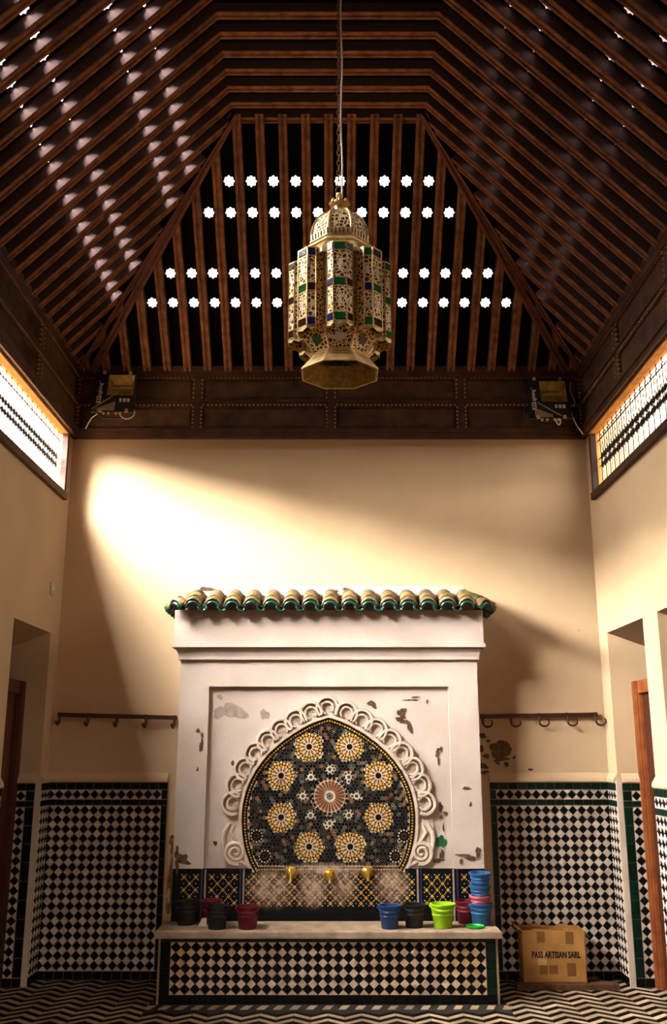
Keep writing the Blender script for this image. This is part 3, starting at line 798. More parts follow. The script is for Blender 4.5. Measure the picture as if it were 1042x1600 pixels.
# dark border with a chain of yellow lozenges
def band(mb, o0, o1, h0, h1, mi, fn, pts0=None):
    A, C = outline(o0), outline(o1)
    for i in range(len(A) - 1):
        q = [A[i], A[i + 1], C[i + 1], C[i]]
        mb.prism(q, fn, h0, h1, mi)
b = MB(); band(b, -.040, -.002, 0, .004, 0, FM)
b.box(-.52, .52, YM - .014, YM - .010, .763, .800)
obj('border_band', b, 'mz_black', mosaic)
def along(pts, step, start=0.0):
    res = []; acc = start
    for i in range(len(pts) - 1):
        p, q = Vector(pts[i]), Vector(pts[i + 1]); L = (q - p).length
        while acc < L:
            t = acc / L; d = (q - p).normalized(); res.append((p.x + (q.x - p.x) * t, p.y + (q.y - p.y) * t, math.atan2(d.y, d.x))); acc += step
        acc -= L
    return res
b = MB()
for k, (x, z, a) in enumerate(along(outline(-.022) + [(-.5, .783)][:0], .0195)): b.prism(ngon(x, z, .0088 if k % 2 else .0070, 4, a), FM, .004, .006, 0)
for k in range(-26, 27): b.prism(ngon(k * .0195, .782, .0080, 4), FM, .004, .006, 0)
obj('lozenge_chain', b, 'mz_yellow', mosaic, kind='stuff')

# --- carved stucco band of overlapping scallops round the arch
b = MB(); band(b, 0.0, .020, 0, .028, 0, fp(YM)); band(b, .020, .125, 0, .010, 0, fp(YM))
stucco = obj('stucco_arch', b, 'stucco', fountain)
def arc_ridge(mb, r, w_, h, a0, a1, n=14):
    for i in range(n):
        g0, g1 = a0 + (a1 - a0) * i / n, a0 + (a1 - a0) * (i + 1) / n
        q = [((r - w_) * math.cos(g0), (r - w_) * math.sin(g0)), ((r + w_) * math.cos(g0), (r + w_) * math.sin(g0)), ((r + w_) * math.cos(g1), (r + w_) * math.sin(g1)), ((r - w_) * math.cos(g1), (r - w_) * math.sin(g1))]
        c = w_ * .5
        qi = [((r - c) * math.cos(g0), (r - c) * math.sin(g0)), ((r + c) * math.cos(g0), (r + c) * math.sin(g0)), ((r + c) * math.cos(g1), (r + c) * math.sin(g1)), ((r - c) * math.cos(g1), (r - c) * math.sin(g1))]
        mb.prism(q, lambda u, v, hh: (u, -hh, v), 0, h, 0, inset=qi)
sca = MB(); arc_ridge(sca, .076, .015, .038, -.55, PI + .55, 20); arc_ridge(sca, .043, .012, .032, -1.0, PI + 1.0, 18)
scam = sca.mesh('scallop', 'stucco')
ol = outline(.030); pts = along(ol, .001); tot = len(pts)
mid = tot / 2; stepn = 119
for k in range(-8, 9):
    i = int(mid + k * stepn)
    if i < 0 or i >= tot: continue
    x, z, a = pts[i]
    link('scallop', scam, stucco, T(x, YM, z) @ RY(-a) @ T(0, 0, .040))
for sg in (-1, 1):   # volutes at the springing
    b = MB(); pp = []
    for i in range(46):
        t = i / 45; g = sg * (-.3 + t * 2.25 * 2 * PI); r_ = .072 * (1 - t) + .008
        pp.append((sg * .655 + r_ * math.sin(g) * 1, YM - .012 - .012 * t, .895 - r_ * math.cos(g)))
    b.tube(pp, [.019 - .008 * i / 45 for i in range(46)], 8)
    b.tube([(sg * (.728), YM - .01, .90), (sg * .742, YM - .014, .98), (sg * .735, YM - .014, 1.04), (sg * .70, YM - .012, 1.09)], [.014, .018, .018, .012], 8)
    b.tube([(sg * (.625), YM - .01, .93), (sg * .66, YM - .014, .985), (sg * .69, YM - .014, 1.03), (sg * .67, YM - .012, 1.08)], [.012, .016, .015, .01], 8)
    b.tube([(sg * .68, YM - .008, .825), (sg * .62, YM - .014, .835), (sg * .56, YM - .012, .80)], [.012, .015, .012], 8)
    b2 = MB(); b2.prism([(sg * .545, .795), (sg * .73, .81), (sg * .755, .95), (sg * .745, 1.08), (sg * .64, 1.08), (sg * .615, .93)], fp(YM), 0, .0135)
    obj('volute_ground', b2, 'stucco', stucco)
    obj('volute', b, 'stucco', stucco, smooth_=True)

# --- mosaic band below the arch
YL = YFc + .02
low = empty_low = obj('mosaic_band', MB().box(-BX, BX, YL - .014, YL, .445, .765).box(-BX, -.535, YL - .014, YL, .765, .79).box(.535, BX, YL - .014, YL, .765, .79), 'mz_black', fountain)
def lattice(x0, x1, z0, z1, pitch, seedcol):
    b = MB(); F = fp(YL - .014)
    b.prism([(x0, z0), (x1, z0), (x1, z1), (x0, z1)], F, 0, .0015, 1)
    nx = max(2, round((x1 - x0) / pitch)); nz = max(2, round((z1 - z0) / pitch)); dx, dz = (x1 - x0) / nx, (z1 - z0) / nz
    for i in range(nx):
        for j in range(nz):
            cx, cz = x0 + (i + .5) * dx, z0 + (j + .5) * dz
            yel = (i + j) % 2 == 0
            if yel:
                b.prism(ngon(cx, cz, .0125, 6), F, .0015, .005, 2)
                for k in range(4):
                    a = k * PI / 2 + PI / 4
                    b.prism(ngon(cx + .022 * math.cos(a), cz + .022 * math.sin(a), .0062, 3, a), F, .0015, .003, 0)
            else:
                b.prism([(cx + (.0175 if k % 2 == 0 else .0105) * math.cos(k * PI / 6), cz + (.0175 if k % 2 == 0 else .0105) * math.sin(k * PI / 6)) for k in range(12)], F, .0015, .004, 1)
                b.prism(ngon(cx, cz, .004, 5), F, .004, .0045, 0)
    return b
panels = [(-1.03, -.905, 3), (-.835, -.635, 3), (-.575, .60, 3), (.665, .85, 3), (.925, 1.06, 3)]
for x0, x1, _ in panels:
    obj('mosaic_panel', lattice(x0, x1, .545, .755, .040 if x1 - x0 < .5 else .0355, 0), MZ, low)
for x in (-.885, -.860, -.615, -.592, .622, .645, .872, .900):
    b = MB(); b.box(x - .006, x + .006, YL - .020, YL - .014, .445, .785); obj('upright_strip', b, 'mz_blue' if x not in (-.860, -.592, .622, .872) else 'stain_grey', low)
# --- brass taps
for k, (x, z) in enumerate(((-.262, .762), (.008, .752), (.272, .766))):
    b = MB(); yb = YL - .014
    fl = [(.0, -.0), (.040, -.0), (.042, -.008), (.030, -.014), (.018, -.020), (.018, -.05), (.0, -.05)]
    prof = [(r_, h) for r_, h in fl]
    M_ = T(x, yb, z) @ RX(-PI / 2)
    bb = MB(); bb.lathe([(r_, -h) for r_, h in prof], 14)
    bb.v = [tuple(RX(PI / 2) @ Vector(v)) for v in bb.v]; bb.v = [(v[0] + x, v[1] + yb, v[2] + z) for v in bb.v]
    tap = obj('tap', bb, 'tap_brass', fountain, smooth_=True)
    b.tube([(x, yb - .045, z), (x, yb - .075, z - .004), (x, yb - .088, z - .022), (x, yb - .09, z - .045)], [.013, .013, .012, .011], 8); obj('spout', b, 'tap_brass', tap, smooth_=True)
    b = MB(); b.tube([(x, yb - .05, z + .01), (x, yb - .05, z + .035)], .007, 8); b.tube([(x - .032, yb - .05, z + .038), (x + .032, yb - .05, z + .038)], .007, 8); obj('tap_handle', b, 'tap_brass', tap, smooth_=True)

# --- bench in front
BY = 6.66; SZ = 0.448
b = MB(); b.box(-1.10, 1.10, BY, YL, 0, SZ - .045)
bench = obj('bench', b, 'grout_dark', fountain)
b = MB(); b.prism([(-1.135, 6.605), (1.135, 6.605), (1.135, YL - .014), (-1.135, YL - .014)], lambda u, v, h: (u, v, h), SZ - .045, SZ - .008, 0)
b.prism([(-1.135, 6.605), (1.135, 6.605), (1.135, YL - .014), (-1.135, YL - .014)], lambda u, v, h: (u, v, h), SZ - .008, SZ, 0, inset=[(-1.128, 6.613), (1.128, 6.613), (1.128, YL - .014), (-1.128, YL - .014)])
obj('slab', b, 'marble', bench)
Sb = Sink(bench, T(0, BY, 0), False)
fu = 31 * P0 / 2
# five rows squeezed a little to fit under the slab
for (k0) in (0,):
    zs0, nr = .058, 5; dv = .0630
    for j in range(nr + 1):
        for i in range(32):
            cut = ('L' if i == 0 else 'R' if i == 31 else '') + ('B' if j == 0 else 'T' if j == nr else '')
            link('white_tile', tile_mesh('tile_white_bench', cut, .008), bench, T(-fu + i * P0, BY, zs0 + j * dv) @ Matrix.Diagonal((1, 1, dv / P0, 1)))
    for j in range(nr):
        for i in range(31):
            link('black_tile', tile_mesh('tile_black', '', .0065), bench, T(-fu + (i + .5) * P0, BY, zs0 + (j + .5) * dv) @ Matrix.Diagonal((1, 1, dv / P0, 1)))
zt = zs0 + nr * dv
row(Sb, -1.10, 1.10, .0, .054, 30, 'tile_black'); row(Sb, -1.10, 1.10, zt + .002, SZ - .045, 30, 'tile_green')
column(Sb, -1.10, -fu - .002, .056, zt, 6, 'tile_black'); column(Sb, fu + .002, 1.10, .056, zt, 6, 'tile_green')
for sg in (-1, 1):
    b = MB(); p, q = sorted((sg * 1.098, sg * 1.112)); b.box(p, q, BY - .010, BY + .01, 0, SZ - .045); obj('corner_strip', b, 'grout', bench)

# --- patches of fallen plaster
def blob(cx, cz, rx, rz, n=22, jag=.35, seed=0):
    rnd = random.Random(seed); out_ = []
    ph = [rnd.uniform(0, 6.28) for _ in range(5)]
    for k in range(n):
        a = 2 * PI * k / n
        r_ = 1 + jag * (math.sin(2 * a + ph[0]) * .5 + math.sin(3 * a + ph[1]) * .4 + math.sin(5 * a + ph[2]) * .35 + rnd.uniform(-.3, .3))
        out_.append((cx + rx * r_ * math.cos(a), cz + rz * r_ * math.sin(a)))
    return out_
def patch(items, y0, m, parent, seed, name='plaster_damage', t=.003):
    for i, (x, z, rx, rz) in enumerate(items):
        o = blob(x, z, rx, rz, seed=seed + i); obj(name, MB().prism(o, fp(y0), -.004, t + i * .0009, 0), m, parent)
patch([(.535, 1.860, .028, .035), (.525, 1.815, .035, .020), (.555, 1.795, .03, .014), (.585, 1.760, .012, .03), (.60, 1.735, .008, .02)], YM, 'exposed', body, 1)
patch([(.315, 1.925, .03, .02), (.335, 1.90, .014, .014)], YM, 'exposed', body, 11)
patch([(.60, 1.95, .05, .006), (.635, 1.97, .03, .006), (.72, 1.94, .006, .014)], YM, 'exposed', body, 21)
patch([(.80, 1.60, .02, .010), (.785, 1.57, .012, .025), (.79, 1.52, .004, .03), (.815, 1.60, .006, .02)], YM, 'exposed', body, 31)
patch([(.80, 1.20, .012, .035), (.835, 1.155, .018, .014), (.80, 1.13, .01, .012), (.815, 1.06, .005, .03)], YM, 'exposed', body, 41)
patch([(.795, .965, .035, .045)], YM, 'moss', body, 51, 'moss_patch')
patch([(.76, .84, .05, .014), (.70, .85, .03, .02), (.80, .88, .015, .03)], YM, 'exposed', body, 55)
patch([(-.70, 1.87, .10, .05), (-.80, 1.86, .05, .04), (-.47, 1.845, .03, .035), (-.80, 1.97, .02, .02)], YM, 'stain_grey', body, 61, 'plaster_stain', .002)
patch([(-.915, 1.70, .008, .02), (-.918, 1.625, .012, .05), (-.945, 1.73, .012, .018), (-.94, 1.46, .008, .012), (-.70, 1.50, .016, .022)][:4], YFc, 'exposed', body, 71)
patch([(-.69, 1.50, .014, .02), (-.80, .955, .012, .018)], YM, 'exposed', body, 75)
patch([(.985, 1.33, .03, .010), (1.01, 1.22, .008, .02), (.95, .88, .05, .008), (1.0, .86, .04, .012), (.93, .84, .01, .02), (1.05, .90, .02, .03)], YFc, 'exposed', body, 81)
patch([(-1.03, .86, .035, .03), (-1.0, .83, .03, .015)], YFc, 'exposed', body, 91)
patch([(-1.065, .90, .014, .04), (-1.06, .80, .012, .05)], YFc, 'exposed', body, 93)
b = MB()   # flaking corner beside the left end of the bench
for i, (x, z, rx, rz) in enumerate(((-1.115, .93, .028, .06), (-1.105, .80, .022, .09), (-1.12, .66, .028, .09), (-1.125, .54, .022, .06))):
    obj('plaster_damage', MB().prism(blob(x, z, rx, rz, seed=120 + i, jag=.3), fp(7.12), 0, .03 + .008 * (i % 2)), 'exposed_yellow', body)
b = MB()
for i, (x, z, rx, rz) in enumerate(((-1.10, .74, .010, .12), (-1.13, .60, .010, .05), (-1.135, .88, .008, .06))):
    obj('plaster_flake', MB().prism(blob(x, z, rx, rz, seed=140 + i, jag=.3), fp(7.09), 0, .01), 'plaster_white', body)
# eroded holes in the right flank of the body, and the mouldy end wall beside it
b = MB()
for i, (y_, z_, ry, rz) in enumerate(((7.10, 2.14, .08, .05), (7.12, 2.03, .07, .035), (7.14, 1.55, .06, .03), (7.16, 1.44, .09, .04), (7.15, 1.33, .10, .05), (7.2, 1.24, .06, .02))):
    obj('plaster_damage', MB().prism(blob(y_, z_, ry, rz, seed=160 + i), lambda u, v, h: (BX + h, u, v), 0, .012), 'exposed', body)
patch([(1.30, 1.615, .060, .05), (1.285, 1.57, .05, .05), (1.34, 1.58, .04, .035), (1.31, 1.53, .05, .014), (1.16, 1.70, .035, .02), (1.14, 1.60, .03, .035), (1.15, 1.48, .05, .02), (1.19, 1.55, .02, .02), (1.25, 1.60, .03, .05), (1.33, 1.635, .04, .03), (1.27, 1.51, .02, .02), (1.34, 1.49, .015, .02), (1.21, 1.66, .014, .014), (1.12, 1.53, .02, .04), (1.17, 1.43, .03, .014), (1.40, 1.54, .012, .01)], YB, 'exposed', wall_back, 201, t=.003)
patch([(1.52, 1.452, .016, .010), (1.58, 1.80, .004, .006), (1.95, 2.5, .004, .004)], YB, 'exposed', wall_back, 221)
b = MB()
for i, (x, z, rx, rz) in enumerate(((1.235, 1.655, .035, .012), (1.40, 1.50, .012, .06), (1.36, 1.46, .05, .010))): obj('plaster_flake', MB().prism(blob(x, z, rx, rz, seed=240 + i), fp(YB), 0, .012), 'plaster_white', wall_back)
patch([(-.92, 2.775, .06, .014), (-.84, 2.755, .022, .012), (.13, 2.775, .03, .010), (.06, 2.76, .012, .008)], 7.024, 'exposed', body, 251, t=.008)

# ------------------------------------------------------------------ coat rails
def coat_rail(x0, x1, z0, z1, label, curl):
    root = empty('coat_rail', ((x0 + x1) / 2, YB, (z0 + z1) / 2), label, 'coat rail')
    b = MB(); y_ = YB - .03
    P = [(x0, y_, z0), (x1, y_, z1)]
    for k in range(1): b.faces([(x, y_ + dy, z + dz) for (x, _, z) in P for dy in (-.008, .008) for dz in (-.016, .016)], [(0, 1, 3, 2), (4, 6, 7, 5), (0, 4, 5, 1), (2, 3, 7, 6), (0, 2, 6, 4), (1, 5, 7, 3)])
    obj('rail', b, 'hook_iron', root)
    for k in range(5):
        t = .02 + .96 * k / 4; x = x0 + (x1 - x0) * t; z = z0 + (z1 - z0) * t
        b = MB(); b.box(x - .011, x + .011, y_ - .010, YB, z - .018, z + .018); obj('wall_bracket', b, 'hook_iron', root)
        b = MB()
        if curl:
            pp = [(x, y_ - .010, z - .01), (x, y_ - .014, z - .045)]
            for i in range(9):
                g = PI + i / 8 * 1.25 * PI; pp.append((x + .035 + .035 * math.cos(g), y_ - .016 - .02 * i / 8, z - .05 + .03 * math.sin(g)))
            b.tube(pp, [.011, .011] + [.009 - .004 * i / 8 for i in range(9)], 6)
        else:
            b.tube([(x, y_ - .008, z - .01), (x, y_ - .010, z - .05), (x - .004, y_ - .035, z - .075), (x - .008, y_ - .06, z - .068), (x - .010, y_ - .068, z - .045)], [.010, .011, .011, .009, .007], 6)
        obj('hook', b, 'hook_iron', root, smooth_=True)
coat_rail(-2.065, -1.155, 1.855, 1.832, 'black iron coat rail with five stub hooks by the dark door', False)
coat_rail(1.15, 2.045, 1.842, 1.856, 'rusty brown coat rail with five curled hooks above the cardboard box', True)
# light switch
sw = empty('light_switch', (-HW, 7.05, 2.78), 'small cream light switch below the glaring white window', 'light switch')
obj('plate', MB().box(-HW, -HW + .012, 7.005, 7.075, 2.735, 2.825), 'switch_plastic', sw)
obj('rocker', MB().prism([(7.022, 2.755), (7.058, 2.755), (7.058, 2.805), (7.022, 2.805)], lambda u, v, h: (-HW + h, u, v), .012, .020, inset=[(7.027, 2.76), (7.053, 2.76), (7.053, 2.80), (7.027, 2.80)]), 'print_white', sw)

# ------------------------------------------------------------------ buckets and other bits on the bench
def bucket_mesh(rt, rb, h, m, ribs=True):
    b = MB(); t = .004
    prof = [(0.0001, 0), (rb, 0), (rb + .002, .004)]
    for k in (.55, .72):
        rr0 = rb + (rt - rb) * k
        if ribs: prof += [(rr0, h * k - .004), (rr0 + .0035, h * k), (rr0 + .001, h * k + .004)]
    prof += [(rt - .001, h - .014), (rt + .007, h - .012), (rt + .008, h), (rt - t, h), (rb - t, .006), (0.0001, .006)]
    b.lathe(prof, 20); return b.mesh('bucket_body', m, True)
def bucket(x, y_, z, m, label, rt=.073, rb=.055, h=.142, tilt=0, group=None, handle=True):
    M = T(x, y_, z) @ RX(tilt)
    root = empty('bucket', None, label, 'bucket', group, M=M)
    link('bucket_body', bucket_mesh(rt, rb, h, m), root, M)
    if handle:
        b = MB(); pp = [((rt + .010) * math.cos(PI * i / 12), -(rt + .012) * math.sin(PI * i / 12) * .98, h - .012 - .02 * math.sin(PI * i / 12)) for i in range(13)]
        b.tube(pp, .0028, 5); obj('handle', b, m, root, M)
    return root
bucket(-.965, 6.86, SZ, 'plastic_black', 'black bucket at the flaking end of the bench', .078, .06, .150)
bucket(-.805, 6.905, SZ, 'plastic_red', 'dark red bucket half hidden behind the end black bucket', .070, .052, .150, handle=False)
bucket(-.738, 6.70, SZ, 'plastic_black', 'black bucket standing next to the dark red bucket', .072, .055, .145)
bucket(-.535, 6.70, SZ, 'plastic_red', 'dark red bucket in plain view on the bench front', .073, .056, .142)
bucket(.408, 6.71, SZ, 'plastic_navy', 'single dark blue bucket standing alone beside a black bucket', .073, .052, .145)
bucket(.575, 6.755, SZ, 'plastic_black', 'black bucket between the dark blue and the lime green bucket', .070, .056, .145)
bucket(.765, 6.74, SZ, 'plastic_lime', 'bright lime green bucket on the bench', .080, .058, .150)
bucket(1.035, 6.83, SZ, 'plastic_blue', 'bright blue bucket at the foot of the bucket stack', .074, .056, .140)
bucket(.945, 6.90, SZ, 'plastic_red', 'dark red bucket behind the green lid', .070, .056, .145, handle=False)
bucket(1.035, 6.83, SZ + .062, 'plastic_pink', 'pink bucket nested in the bucket stack', .069, .045, .125, handle=False)
bucket(1.035, 6.83, SZ + .130, 'plastic_blue', 'lower of the two upper blue buckets in the stack', .068, .050, .120, handle=False)
bucket(1.037, 6.83, SZ + .205, 'plastic_blue', 'topmost blue bucket of the stack', .070, .052, .130, tilt=.05, handle=False)
b = MB(); b.lathe([(0.0001, 0), (.055, 0), (.062, .006), (.064, .016), (.058, .016), (.054, .008), (.0001, .008)], 20)
obj('lid', b, 'plastic_green', None, T(.975, 6.725, SZ), True, label='bright green plastic lid lying before the bucket stack', cat='lid')
b = MB(); b.prism(blob(0, 0, .03, .02, seed=5), lambda u, v, h: (u, v * .6, h), 0, .05, inset=[(u * .5 + .012, v * .5) for u, v in blob(0, 0, .03, .02, seed=5)])
obj('plaster_chunk', b, 'stucco', None, T(-.845, 6.79, SZ), label='pale lump of plaster on the bench beside the end black bucket', cat='rubble')

# ------------------------------------------------------------------ cardboard box on planks
for k, (x0, x1, y0, y1, z0, z1, rot, lb) in enumerate(((1.29, 1.99, 7.00, 7.10, 0.004, .042, .01, 'long rough wooden plank under the front of the cardboard box'), (1.33, 1.90, 7.18, 7.26, 0.004, .042, -.01, 'wooden plank under the rear of the cardboard box'))):
    b = MB(); n = 8
    cx, cy = (x0 + x1) / 2, (y0 + y1) / 2
    for i in range(n):
        a0 = -(x1 - x0) / 2 + (x1 - x0) * i / n; a1 = a0 + (x1 - x0) / n
        b.box(a0, a1, -(y1 - y0) / 2 + random.uniform(-.004, .004), (y1 - y0) / 2, 0, (z1 - z0) + random.uniform(-.003, 0))
    obj('plank', b, 'plank_wood', None, T(cx, cy, z0) @ RZ(rot), label=lb, cat='plank')
MBX = T(1.565, 7.055, .042) @ RZ(-.03)
box = empty('cardboard_box', None, 'open brown cardboard box with black lettering on the floor', 'box', M=MBX)
W_, D_, H_ = .215, .20, .335
b = MB(); t = .006
def taper(z): return 1 + .02 * z / H_
b.box(-W_, W_, 0, D_, 0, t)
for (x0, x1, y0, y1) in ((-W_, W_, 0, t), (-W_, W_, D_ - t, D_), (-W_, -W_ + t, t, D_ - t), (W_ - t, W_, t, D_ - t)):
    n = 6
    for i in range(n):
        if x1 - x0 > .1:
            a0, a1 = x0 + (x1 - x0) * i / n, x0 + (x1 - x0) * (i + 1) / n
            hh = H_ + (.010 if i in (1, 4) else -.004 if i == 3 else 0); b.box(a0, a1, y0, y1, 0, hh)
        else:
            c0, c1 = y0 + (y1 - y0) * i / n, y0 + (y1 - y0) * (i + 1) / n; b.box(x0, x1, c0, c1, 0, H_)
obj('carton', b, 'cardboard', box, MBX)
b = MB(); b.faces([(-W_, 0, H_ - .01), (-W_, D_, H_ - .01), (-W_ - .045, D_ - .02, H_ + .022), (-W_ - .055, .02, H_ + .016), (-W_ + .006, 0, H_ - .01), (-W_ + .006, D_, H_ - .01), (-W_ - .041, D_ - .02, H_ + .028), (-W_ - .051, .02, H_ + .022)], [(0, 1, 2, 3), (7, 6, 5, 4), (0, 3, 7, 4), (1, 5, 6, 2), (2, 6, 7, 3), (0, 4, 5, 1)])
obj('flap', b, 'cardboard', box, MBX)
b = MB(); b.faces([(W_, 0, H_ - .01), (W_, D_, H_ - .01), (W_ + .03, D_ - .02, H_ - .04), (W_ + .035, .02, H_ - .05), (W_ + .006, 0, H_ - .006), (W_ + .006, D_, H_ - .006), (W_ + .036, D_ - .02, H_ - .036), (W_ + .041, .02, H_ - .046)], [(0, 1, 2, 3), (7, 6, 5, 4), (0, 3, 7, 4), (1, 5, 6, 2), (2, 6, 7, 3), (0, 4, 5, 1)])
obj('flap', b, 'cardboard', box, MBX)
for (x0, x1, z0, z1, m_) in ((-.115, -.06, .255, .325, 'cardboard_dark'), (.085, .14, .245, .325, 'cardboard_dark'), (-.105, -.05, .05, .11, 'cardboard_dark'), (.085, .145, .04, .125, 'cardboard_dark'), (-.04, .02, .055, .11, 'cardboard_dark'), (-.115, -.055, .11, .20, 'tape')):
    obj('tape_patch', MB().box(x0, x1, -.0015, 0, z0, z1), m_, box, MBX)
me = text_mesh('PASS ARTISAN SARL', .056, 'print_black', .0008, .335, .0022)
link('lettering', me, box, MBX @ T(.012, -.0022, .175) @ RX(PI / 2))

# ------------------------------------------------------------------ floodlights
def floodlight(x, y_, z, label, tilt, bracket_sg, turn=0.0):
    M = T(x, y_, z) @ RZ(turn) @ RX(tilt)
    root = empty('floodlight', None, label, 'floodlight', M=M)
    w2, h2 = .172, .196
    gx0, gx1, gz0, gz1 = -.060, .150, -.035, .170     # glass window of the lamp
    b = MB()
    for (x0, x1, z0, z1) in ((-w2, gx0, -h2, h2), (gx1, w2, -h2, h2), (gx0, gx1, gz1, h2), (gx0, gx1, -h2, gz0)): b.box(x0, x1, -.016, .0, z0, z1)
    P = [(-w2, 0, -h2), (w2, 0, -h2), (w2, 0, h2), (-w2, 0, h2), (-.11, .11, -.12), (.11, .11, -.12), (.11, .11, .12), (-.11, .11, .12)]
    b.faces(P, [(0, 1, 5, 4), (1, 2, 6, 5), (2, 3, 7, 6), (3, 0, 4, 7), (4, 5, 6, 7)])
    obj('housing', b, 'lamp_housing', root, M)
    b = MB(); P = [(gx0, -.012, gz0), (gx1, -.012, gz0), (gx1, -.012, gz1), (gx0, -.012, gz1), (gx0 + .03, .055, gz0 + .05), (gx1 - .03, .055, gz0 + .05), (gx1 - .03, .055, gz1 - .05), (gx0 + .03, .055, gz1 - .05)]
    b.faces(P, [(0, 1, 5, 4), (1, 2, 6, 5), (2, 3, 7, 6), (3, 0, 4, 7), (4, 5, 6, 7)]); obj('reflector', b, 'lamp_lining', root, M)
    b = MB(); b.tube([(gx0 + .02, .025, .065), (gx1 - .02, .025, .065)], .006, 8); obj('lamp_tube', b, 'print_white', root, M)
    b = MB(); b.box(gx0, gx1, -.015, -.012, gz0, gz1); obj('lamp_glass', b, 'lamp_glass', root, M)
    for cx, cz in ((-.098, h2 - .008), (.112, h2 - .008), (-.098, -h2 + .012), (.112, -h2 + .012)):
        obj('clip', MB().box(cx - .013, cx + .013, -.024, -.014, cz - .014, cz + .014), 'clip_metal', root, M)
    for cx in (-.07, -.03, .03, .062):
        b = MB(); b.tube([(cx, -.010, -h2 - .012), (cx, -.022, -h2 - .012)], .011, 10); obj('bolt', b, 'clip_metal', root, M)
    b = MB()   # ribbed heat vent strip across the lower corner
    for k in range(11):
        u = -.150 + k * .013 + (.035 if bracket_sg > 0 else .03)
        hgt = .016 + .0045 * (k if bracket_sg < 0 else 10 - k)
        b.box(u - .0035, u + .0035, -.022, -.014, -h2 + .012, -h2 + .012 + hgt * 1.4)
    for k in range(16):
        t_ = k / 15
        if bracket_sg < 0: u, v = -.16 + .19 * t_, -.165 + .155 * t_
        else: u, v = -.09 + .17 * t_, -.045 - .125 * t_
        b.box(u - .004, u + .004, -.023, -.014, v - .004, v + .004)
    obj('vent_grille', b, 'clip_metal', root, M)
    # certification marks printed under the glass
    b = MB()
    for u, wd in ((.048, .006), (.058, .010), (.078, .007), (.090, .012), (.106, .004), (.118, .016), (.126, .004)):
        b.box(u - wd / 2, u + wd / 2, -.0168, -.016, -.098, -.064)
    obj('print_marks', b, 'print_white', root, M)
    me = text_mesh('KG', .050, 'print_white', .0006, None, .0018); link('lettering', me, root, M @ T(-.118, -.0170, -.080) @ RX(PI / 2) @ RZ(PI / 2))
    me = text_mesh('Lighting', .042, 'print_white', .0006, None, .001); link('lettering', me, root, M @ T(-.118, -.0170, .018) @ RX(PI / 2) @ RZ(PI / 2))
    b = MB(); b.lathe([(.0001, 0), (.006, 0), (.006, .001), (.0001, .001)], 8); obj('trade_mark_dot', b, 'print_white', root, M @ T(-.128, -.016, .098) @ RX(PI / 2))
    # U-bracket to the wall
    b = MB()
    for sg in (-1, 1): b.tube([(sg * (w2 + .012), .03, -.02), (sg * (w2 + .012), .08, -.10), (sg * .10, .13, -.16)], .008, 5)
    b.tube([(-.10, .13, -.16), (.10, .13, -.16)], .008, 5); obj('bracket', b, 'lamp_housing', root, M)
    return root, M
fl, M = floodlight(-1.735, 7.13, 4.40, 'black floodlight above the glaring window corner with a hanging wire loop', math.radians(-14), -1, 0.03)
b = MB(); b.tube([(.065 + .055 + .058 * math.cos(PI + PI * 1.15 * i / 14), -.012, -.200 + .058 * math.sin(PI + PI * 1.15 * i / 14)) for i in range(15)], .0055, 6); obj('wire', b, 'cable', fl, M, True)
b = MB(); b.tube([(-.12, 0, -.205), (-.165, .03, -.222), (-.20, .07, -.25), (-.225, .10, -.285)], .0045, 6); obj('wire', b, 'cable', fl, M, True)
fl, M = floodlight(1.77, 7.13, 4.345, 'black floodlight beside the window with visible scrollwork', math.radians(-14), 1, -0.02)
b = MB(); b.tube([(.04 + .018 + .018 * math.cos(PI * i / 8), -.012, -.200 - .055 * math.sin(PI * i / 8)) for i in range(9)], .005, 6); obj('wire', b, 'cable', fl, M, True)
b = MB(); b.tube([(.175, .02, -.05), (.21, .03, -.045), (.225, .04, 0), (.215, .05, .06), (.205, .06, .13), (.21, .07, .18), (.225, .08, .22)], .0042, 6); obj('wire', b, 'cable', fl, M, True)
b = MB(); b.tube([(.175, .02, -.08), (.19, .04, -.15), (.215, .05, -.22), (.245, .055, -.275), (.26, .06, -.30)], .0048, 6); obj('wire', b, 'cable', fl, M, True)

# ------------------------------------------------------------------ hanging lantern
LX, LY = 0.068, 4.60
lan = empty('hanging_lantern', (LX, LY, 3.51), 'large octagonal pierced brass lantern hanging from a chain', 'lantern')
ML_ = T(LX, LY, 0)
PH = PI / 8      # flat face towards the viewer
def octring(b, prof, mi=0, closed=False): b.lathe(prof, 8, (0, 0, 0), mi, PH - PI / 2 + 0, closed)
CO = 1 / math.cos(PI / 8)
b = MB(); b.lathe([(.0001, 4.585), (.018, 4.58), (.022, 4.565), (.014, 4.55), (.030, 4.535), (.050, 4.520), (.053, 4.505), (.034, 4.495), (.034, 4.470), (.052, 4.450), (.056, 4.44), (.0001, 4.44)], 16)
obj('crown_cap', b, 'brass', lan, ML_, True)
for k in range(8):   # crenels of the crown
    g = k * PI / 4; b = MB(); b.lathe([(.0001, 0), (.010, .004), (.012, .014), (.006, .026), (.0001, .030)], 8)
    obj('crown_bud', b, 'brass', lan, ML_ @ T(.048 * math.cos(g), .048 * math.sin(g), 4.505), True)
dome = MB(); prof = [(.052, 4.445), (.090, 4.430), (.120, 4.395), (.140, 4.345), (.148, 4.300), (.148, 4.275)]
dprof = [(r_ * CO, z) for r_, z in prof]
octring(dome, dprof); dome_o = obj('dome', dome, 'brass_pierced', lan, ML_)
for k in range(8):
    g = PH - PI / 2 + k * PI / 4
    b = MB(); b.tube([((r_ + .002) * math.cos(g), (r_ + .002) * math.sin(g), z) for r_, z in dprof], .0075, 5); obj('dome_rib', b, 'brass', dome_o, ML_)
